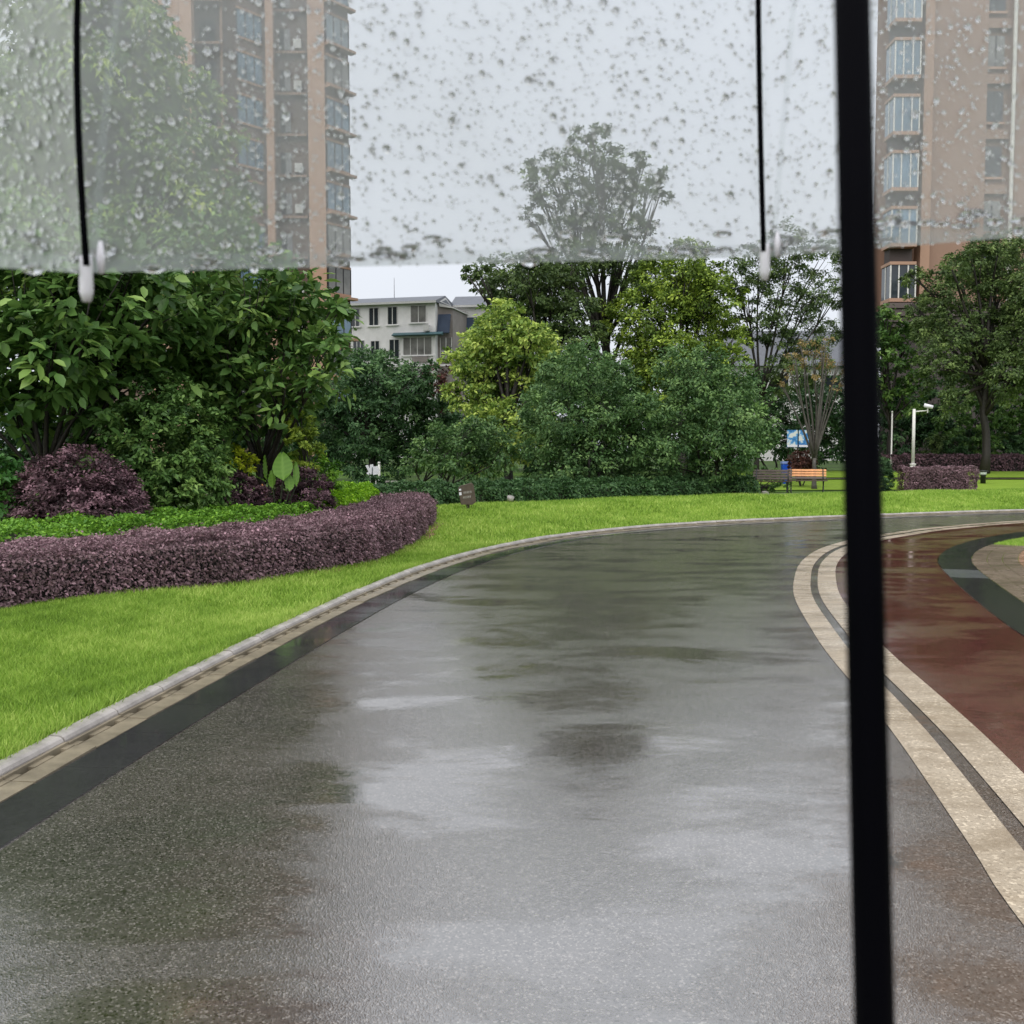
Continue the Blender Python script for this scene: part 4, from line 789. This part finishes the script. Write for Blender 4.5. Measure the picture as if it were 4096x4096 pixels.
# paths behind the lawn
struct(ribbon('garden_path', spline([(-12, 33), (-4, 33.5), (3, 33.2), (8, 34.2), (12, 35.0), (18, 36.5), (30, 37.5)], .5), [0.7, -0.7], [.075, .075], M['path']))
cy2 = [(12, 42.3), (18, 42.6), (24, 42.2), (34, 41.0)]
struct(ribbon('garden_path', spline(cy2, .5), [0.35, -0.35], [gz(0, 42.3) + .02] * 2, M['path']))
fl = spline([(9, 39.6), (16, 40.0), (24, 39.7), (36, 38.5)], .5)
struct(ribbon('back_lawn', fl, [-2.2, -1, 0, 1, 2.1], [gz(0, 37.4) + .012, gz(0, 38.6) + .02, gz(0, 39.6) + .02, gz(0, 40.6) + .02, gz(0, 41.8) + .012], M['lawn']))
fl = spline([(9, 44.6), (16, 45.0), (24, 44.7), (36, 43.0)], .5)
struct(ribbon('back_lawn', fl, [-1.9, -1, 0, 1, 2.1], [gz(0, 42.8) + .012, gz(0, 43.6) + .02, gz(0, 44.6) + .02, gz(0, 45.6) + .02, gz(0, 46.8) + .012], M['lawn']))

# ------------------------------------------------------------------ small furniture
p = at(468, 519, 21.6); base_z = 0.24
t = thing('lawn_sign', 'small brown sign board with pale lettering on a post in the lawn', 'sign', (p[0], 21.6, base_z), math.radians(16))
MB().box(-.035, .035, -.02, .05, -.1, .30).build('post', M['brown'], t)
b = MB(); b.prism([(-.17, .20), (.11, .16), (.22, .22), (.20, .62), (.16, .68), (-.14, .64), (-.20, .58)], -.06, -.025, 'y'); board = b.build('board', M['sign_brown'], t, bevel=.008)
board.rotation_euler = (0, math.radians(-6), 0); t.scale = (.86, .86, .9)
b = MB()
for (z, xs) in ((.47, (-.06, -.02, .02, .06, .11)), (.36, (-.09, -.05, 0, .04, .08))):
    for i, x in enumerate(xs):
        b.box(x - .013, x - .006, -.066, -.0605, z - .03, z + .025); b.box(x - .013, x + .012, -.0662, -.0604, z - .004 + .008 * (i % 2), z + .004 + .008 * (i % 2)); b.box(x + .004, x + .010, -.0658, -.0606, z - .025, z + .03)
b.build('lettering', M['print'], board)
b = MB(); b.box(-.185, -.13, -.0665, -.0605, .53, .57); b.box(-.19, -.13, -.0665, -.0605, .42, .49); b.build('emblem', M['white_plastic'], board)

def bench(label, x, y, rz, mat):
    t = thing('park_bench', label, 'bench', (x, y, gz(x, y) + .05), rz, 'benches behind the lawn')
    for k in range(4):
        z = .50 + .085 * k; yy = .20 + .045 * k
        o = MB().cbox((0, 0, 0), (1.25, .025, .068)).build('back_slat', mat if (k > 0 and mat is M['wood']) or k == 3 else M['wood_dark'], t); o.location = (0, yy, z); o.rotation_euler = (math.radians(-26), 0, 0)
    for k in range(5): MB().cbox((0, -.22 + .085 * k, .42), (1.3, .07, .03)).build('seat_slat', M['wood_dark'], t)
    for sx in (-.52, .52):
        f = MB(); f.tube([(sx, -.26, 0), (sx, -.16, .10), (sx, -.04, .22), (sx, .06, .32), (sx, .16, .42)], [.022] * 5, 6); f.tube([(sx, .22, 0), (sx, .13, .10), (sx, .02, .22), (sx, -.10, .32), (sx, -.24, .40)], [.022] * 5, 6); f.tube([(sx, .14, .40), (sx, .22, .58), (sx, .37, .82)], [.022] * 3, 6)
        f.build('leg_frame', M['lamp_black'], t, True)
    return t
p1 = at(804, 490, 34.4); bench('park bench with bright orange wet back slats, nearer the umbrella shaft', p1[0] + .1, 34.4, math.radians(-14), M['wood'])
p2 = at(768, 492, 33.6); bench('park bench with dark slats and one orange top slat, further from the umbrella shaft', p2[0] + .1, 33.6, math.radians(-22), M['wood_dark'])
t = thing('stone_block', 'small pale concrete block beside the left bench', 'block', (at(765, 491, 33.0)[0], 33.0, .05)); MB().prism([(-.10, 0), (.10, 0), (.09, .16), (.02, .18), (-.085, .165)], -.1, .1, 'y').build('block_body', M['kerb'], t, bevel=.015)

bp = at(797.5, 470, 41.0)
t = thing('notice_board', 'pair of blue poster panels on a brown post behind the benches', 'notice board', (bp[0], 41.0, gz(0, 41)))
def poster_mat(seed):
    m = N('poster_print'); v = m.coord('Object'); f = m.noise(v, 4.0 + seed, 4.0)
    return m.done(m.pbr(m.ramp(f, [(.42, (.03, .16, .42)), (.52, (.10, .32, .62)), (.58, (.62, .66, .66)), (.7, (.70, .68, .60))]), .4))
for i, x0 in enumerate((-.44, .025)):
    q = MB().box(x0, x0 + .415, -.03, .02, bp[2] * 0 + (at(0, 447.2, 41)[2] - gz(0, 41)), at(0, 430, 41)[2] - gz(0, 41)).build('poster_panel', poster_mat(i), t)
    z0 = at(0, 447.2, 41)[2] - gz(0, 41); MB().box(x0 + .01, x0 + .405, -.036, -.0305, z0 + .01, z0 + .09).build('caption_strip', M['white_plastic'], q)
MB().box(-.03, .02, .021, .07, 0, 1.9).build('post', M['brown'], t); MB().box(-.40, -.05, .021, .05, .75, 1.1).build('lower_board', M['brown'], t)
bp = at(786, 467, 40.2); t = thing('litter_bin', 'blue plastic litter bin half hidden behind shrubs by the benches', 'bin', (bp[0], 40.2, gz(0, 40.2)))
b = MB(); b.prism([(-.13, 0), (.13, 0), (.17, .78), (-.17, .78)], -.15, .15, 'y'); b.build('body', M['blue'], t, bevel=.02); MB().box(-.19, .19, -.17, .17, .785, .88).build('lid', M['blue_lid'], t, bevel=.02)

cp = at(912.5, 480, 38.5); t = thing('camera_pole', 'white security camera pole rising behind the clipped purple shrub', 'camera pole', (cp[0], 38.5, gz(0, 38.5)))
ztop = at(0, 409, 38.5)[2] - gz(0, 38.5)
MB().tube([(0, 0, 0), (0, 0, .9)], [.10, .095], 12).build('pole_base', M['white_metal'], t, True); MB().tube([(0, 0, .86), (0, 0, .92)], [.115, .115], 12).build('collar', M['white_metal'], t, True)
MB().tube([(0, 0, .9), (0, 0, ztop)], [.062, .055], 12).build('pole', M['white_metal'], t, True)
MB().tube([(0, 0, ztop - .1), (.52, 0, ztop - .06)], [.025, .022], 8).build('arm', M['white_metal'], t, True)
b = MB(); b.tube([(.36, -.02, ztop + .14), (.66, -.10, ztop + .06)], [.075, .07], 10); cb = b.build('camera_body', M['white_plastic'], t, True); MB().tube([(.5, 0, ztop - .14), (.5, -.03, ztop + .10)], [.025, .025], 6).build('bracket', M['white_metal'], cb); MB().tube([(.655, -.10, ztop + .06), (.69, -.11, ztop + .05)], [.045, .045], 10).build('lens', M['black'], cb)
lp = at(891, 470, 46.5); t = thing('lamp_post', 'thin white post in the shade beside the umbrella shaft', 'post', (lp[0], 46.5, gz(0, 46.5))); MB().tube([(0, 0, 0), (0, 0, .62), (0, 0, .63), (0, 0, 2.65)], [.05, .05, .035, .032], 10).build('pole', M['white_metal'], t, True); MB().tube([(0, 0, 2.65), (0, 0, 2.72)], [.05, .03], 10).build('cap', M['white_metal'], t, True)
gp_ = at(983, 482, 40.5); t = thing('bollard_lamp', 'short black lawn lamp with pale top right of the clipped shrub', 'lamp', (gp_[0], 40.5, gz(0, 40.5)))
MB().tube([(0, 0, 0), (0, 0, .30), (0, 0, .34)], [.10, .10, .14], 12).build('body', M['lamp_black'], t, True); MB().tube([(0, 0, .345), (0, 0, .46)], [.12, .13], 12).build('diffuser', M['lamp_glass'], t, True); MB().tube([(0, 0, .462), (0, 0, .49), (0, 0, .53)], [.19, .19, .05], 12).build('cap', M['lamp_black'], t, True)
gp_ = at(510, 509, 24.0); t = thing('spot_light', 'small grey garden spotlight at the foot of the low dark hedge', 'lamp', (gp_[0], 24.0, .27)); MB().tube([(0, 0, -.05), (0, 0, .1)], [.03, .03], 8).build('stake', M['lamp_black'], t); MB().tube([(0, -.02, .09), (.02, -.06, .19)], [.07, .085], 12).build('head', M['kerb'], t, True)

# white cut-out board and post left of centre
wp = at(373, 476, 30.0); t = thing('cutout_board', 'white rounded cut-out board with two upright lobes under the dark tree', 'board', (wp[0], 30.0, .1))
zc = at(0, 470, 30)[2] - .1
pts = [(-.22, zc + .13), (-.14, zc + .155), (-.10, zc + .03), (-.08, zc + .16), (0, zc + .17), (.02, zc + .10), (.14, zc + .12), (.19, zc), (.15, zc - .12), (.02, zc - .17), (-.12, zc - .16), (-.19, zc - .09), (-.13, zc - .04)]
b = MB(); b.prism(pts, -.02, .02, 'y'); b.build('panel', M['white_plastic'], t)
MB().box(-.03, .0, -.026, -.021, zc - .14, zc + .08).build('slit', M['roof_grey'], t)
for x in (-.08, .08): MB().box(x - .015, x + .015, -.012, .012, -.05, zc - .14).build('leg', M['white_metal'], t)
wp = at(379.2, 476, 30.4); t = thing('white_post', 'slim white post beside the white cut-out board', 'post', (wp[0], 30.4, .1)); MB().tube([(0, 0, 0), (0, 0, 1.05)], [.035, .035], 8).build('pole', M['white_metal'], t, True); MB().tube([(0, 0, 1.051), (0, 0, 1.10)], [.05, .03], 8).build('cap', M['white_metal'], t, True)
wl = at(396, 479, 34.8); t = thing('low_wall', 'short pale low wall seen past the dark clipped dome', 'wall', (wl[0], 34.8, .05)); MB().box(-.32, .32, 0, .25, 0, .38).build('wall_body', M['white_wall'], t); MB().box(-.36, .36, -.04, .29, .383, .45).build('coping', M['kerb'], t)

# ------------------------------------------------------------------ the clear umbrella
UC = np.array([0.115, 0.33]); UZ = 1.637; UR = 0.50; UH = 0.46; TH0 = math.radians(80.2)
def tip_z(x, y): return UZ + 0.043 * (x - UC[0]) + 0.126 * (y - UC[1])
def prof(z):  # radius factor at height fraction z of UH
    return max(0.0, 1 - z ** 3.0) ** 0.5
def canopy_pt(th, h, push=0.0):
    k = (th - TH0) % (math.pi / 3); ch = math.cos(math.pi / 6) / math.cos(k - math.pi / 6)
    fl = 1 - h * 0.35; rr = (UR + push) * prof(h) * (ch * fl + (1 - fl))
    x = UC[0] + rr * math.cos(th); y = UC[1] + rr * math.sin(th)
    return np.array([x - 0.043 * h * UH, y, tip_z(x, y) + h * UH])
umb = thing('clear_umbrella', 'clear plastic umbrella with black shaft and ribs covered in raindrops, held overhead', 'umbrella', (UC[0], UC[1], 0.95))
uo = np.array([UC[0], UC[1], 0.95])
_b = np.array([0, 0, EYE]) + ray(874.5, 1024) * .305; _t = np.array([0, 0, EYE]) + ray(852, 0) * .342
sh = lambda z: _b + (_t - _b) * ((z - _b[2]) / (_t[2] - _b[2])) - uo
def _film():
    m = N('clear_pvc_film'); v = m.coord('Object')
    tr = m.n('ShaderNodeBsdfTransparent'); tr.inputs['Color'].default_value = (0.965, 0.975, 0.975, 1)
    tl = m.n('ShaderNodeBsdfTranslucent'); tl.inputs['Color'].default_value = (0.93, 0.95, 0.955, 1)
    gl = m.n('ShaderNodeBsdfGlossy'); gl.inputs['Roughness'].default_value = 0.12; gl.inputs['Color'].default_value = (.9, .9, .9, 1)
    f = m.ramp(m.noise(v, 5.0, 5.0, .65), [(0.3, .32), (0.7, .44)])
    a = m.n('ShaderNodeMixShader'); m.t.links.new(f, a.inputs[0]); m.t.links.new(tr.outputs[0], a.inputs[1]); m.t.links.new(tl.outputs[0], a.inputs[2])
    b = m.n('ShaderNodeMixShader'); b.inputs[0].default_value = .03; m.t.links.new(a.outputs[0], b.inputs[1]); m.t.links.new(gl.outputs[0], b.inputs[2])
    return m.done(b.outputs[0])
def _seam():
    m = N('welded_pvc_seam'); tr = m.n('ShaderNodeBsdfTransparent'); tl = m.n('ShaderNodeBsdfTranslucent'); tl.inputs['Color'].default_value = (.72, .80, .82, 1)
    a = m.n('ShaderNodeMixShader'); a.inputs[0].default_value = .20; m.t.links.new(tr.outputs[0], a.inputs[1]); m.t.links.new(tl.outputs[0], a.inputs[2]); return m.done(a.outputs[0])
def _drop():
    m = N('raindrop_water'); g = m.n('ShaderNodeBsdfGlass'); g.inputs['IOR'].default_value = 1.33; g.inputs['Roughness'].default_value = 0.0; return m.done(g.outputs[0])
M['film'] = _film(); M['seam'] = _seam(); M['drop'] = _drop()
for k in range(6):
    t0 = TH0 + k * math.pi / 3; V = []; nh, nt = 20, 14
    for i in range(nh + 1):
        for j in range(nt + 1): V.append(canopy_pt(t0 + j / nt * math.pi / 3, min(.999, (i / nh) ** 1.0)) - uo)
    idx = np.arange((nh + 1) * (nt + 1)).reshape(nh + 1, nt + 1)
    pan = obj('canopy_panel', np_mesh('canopy_panel', V, np.stack([idx[:-1, :-1], idx[:-1, 1:], idx[1:, 1:], idx[1:, :-1]], -1).reshape(-1, 4), M['film'], True), umb)
    hem = [canopy_pt(t0 + j / nt * math.pi / 3, h_, .0012) - uo for h_ in (0.0, .022) for j in range(nt + 1)]
    hi = np.arange(2 * (nt + 1)).reshape(2, nt + 1); obj('hem', np_mesh('hem', hem, np.stack([hi[:-1, :-1], hi[:-1, 1:], hi[1:, 1:], hi[1:, :-1]], -1).reshape(-1, 4), M['seam'], True), pan)
    sm = []
    for i in range(16):
        h_ = i / 15 * .95; off = -0.012 - 0.10 * h_; w_ = .0045
        sm += [canopy_pt(t0 + off - w_, h_, .0012) - uo, canopy_pt(t0 + off + w_, h_, .0012) - uo]
    si = np.arange(32).reshape(16, 2); obj('seam', np_mesh('seam', sm, np.stack([si[:-1, 0], si[:-1, 1], si[1:, 1], si[1:, 0]], -1), M['seam'], True), pan)
    P = [canopy_pt(t0 + .002, h_, -.006) - uo for h_ in np.linspace(0.0, .98, 16)]; P[0] = P[0] + np.array([0, 0, .004])
    rib = MB().tube(P, [.0022] * 16, 8).build('rib', M['black'], umb, True)
    e = canopy_pt(t0, 0.0, -.004) - uo
    MB().tube([e + np.array([0, 0, .010]), e + np.array([0, 0, .006]), e - np.array([0, 0, .012]), e - np.array([0, 0, .018])], [.0036, .0040, .0042, .0026], 10).build('rib_tip', M['white_plastic'], rib, True)
    c_ = canopy_pt(t0 - .02, .012, .001) - uo; MB().tube([c_ - np.array([0, 0, .006]), c_ + np.array([0, 0, .004]), c_ + np.array([0, 0, .014])], [.0018, .0030, .0012], 10).build('tip_loop', M['white_plastic'], rib, True)
    q = canopy_pt(t0, .62, -.008) - uo; MB().tube([q, sh(2.09)], [.0018, .0018], 6).build('stretcher', M['black'], umb, True)
MB().tube([sh(1.02), sh(2.10)], [.0060, .0057], 20).build('shaft', M['black'], umb, True)
MB().tube([sh(.93), sh(.95), sh(1.05), sh(1.07)], [.010, .014, .014, .009], 16).build('handle', M['black'], umb, True)
MB().tube([sh(2.10), sh(2.13), sh(2.17)], [.012, .010, .004], 12).build('ferrule', M['black'], umb, True)
MB().tube([sh(2.08), sh(2.12)], [.012, .012], 12).build('runner', M['black'], umb, True)

# raindrops clinging to the outside of the film
r = np.random.default_rng(77); DV, DF = [], []; nd = 0
def drop_mesh(seg, rings):
    phi = np.linspace(0, math.pi / 2, rings + 1); base = []; bf = []
    for i in range(rings):
        for j in range(seg): a = 2 * math.pi * j / seg; base.append((math.cos(phi[i]) * math.cos(a), math.cos(phi[i]) * math.sin(a), math.sin(phi[i])))
    base += [(0, 0, 1), (0, 0, 0)]; tp_, ct = rings * seg, rings * seg + 1
    for i in range(rings - 1):
        for j in range(seg): a = i * seg + j; b = i * seg + (j + 1) % seg; bf += [(a, b, b + seg), (a, b + seg, a + seg)]
    for j in range(seg): bf.append(((rings - 1) * seg + j, (rings - 1) * seg + (j + 1) % seg, tp_)); bf.append((j, ct, (j + 1) % seg))
    return np.array(base), np.array(bf)
LOD = (drop_mesh(7, 3), drop_mesh(10, 4))
for _ in range(9500):
    th = math.radians(r.uniform(36, 174)); h_ = r.uniform(0.0, .50)
    p = canopy_pt(th, h_); dth = canopy_pt(th + .004, h_) - p; dh = canopy_pt(th, h_ + .004) - p
    n = np.cross(dth, dh); n /= np.linalg.norm(n)
    if n[:2] @ (p[:2] - UC) < 0: n = -n
    a = dth / np.linalg.norm(dth); b = np.cross(n, a)
    rad = min(.0030, .00060 * math.exp(abs(r.normal(0, .55))))
    if h_ < .03 and r.uniform() < .35: rad *= 1.5
    el = r.uniform(.9, 1.25); wide = 1.0
    if h_ < .045 and r.uniform() < .10: rad = r.uniform(.002, .0042); wide = r.uniform(1.5, 3.2); el = .8
    hk = r.uniform(.5, .7) if rad > .0013 else r.uniform(.45, .6)
    base, bf = LOD[rad > .0013]
    V = p + n * .0016 + (base[:, :1] * a * wide + base[:, 1:2] * b * el + base[:, 2:] * n * hk) * rad
    DV.append(V - uo); DF.append(bf + nd); nd += len(base)
o = obj('raindrops', np_mesh('raindrops', np.concatenate(DV), np.concatenate(DF), M['drop'], True), umb); o['kind'] = 'stuff'
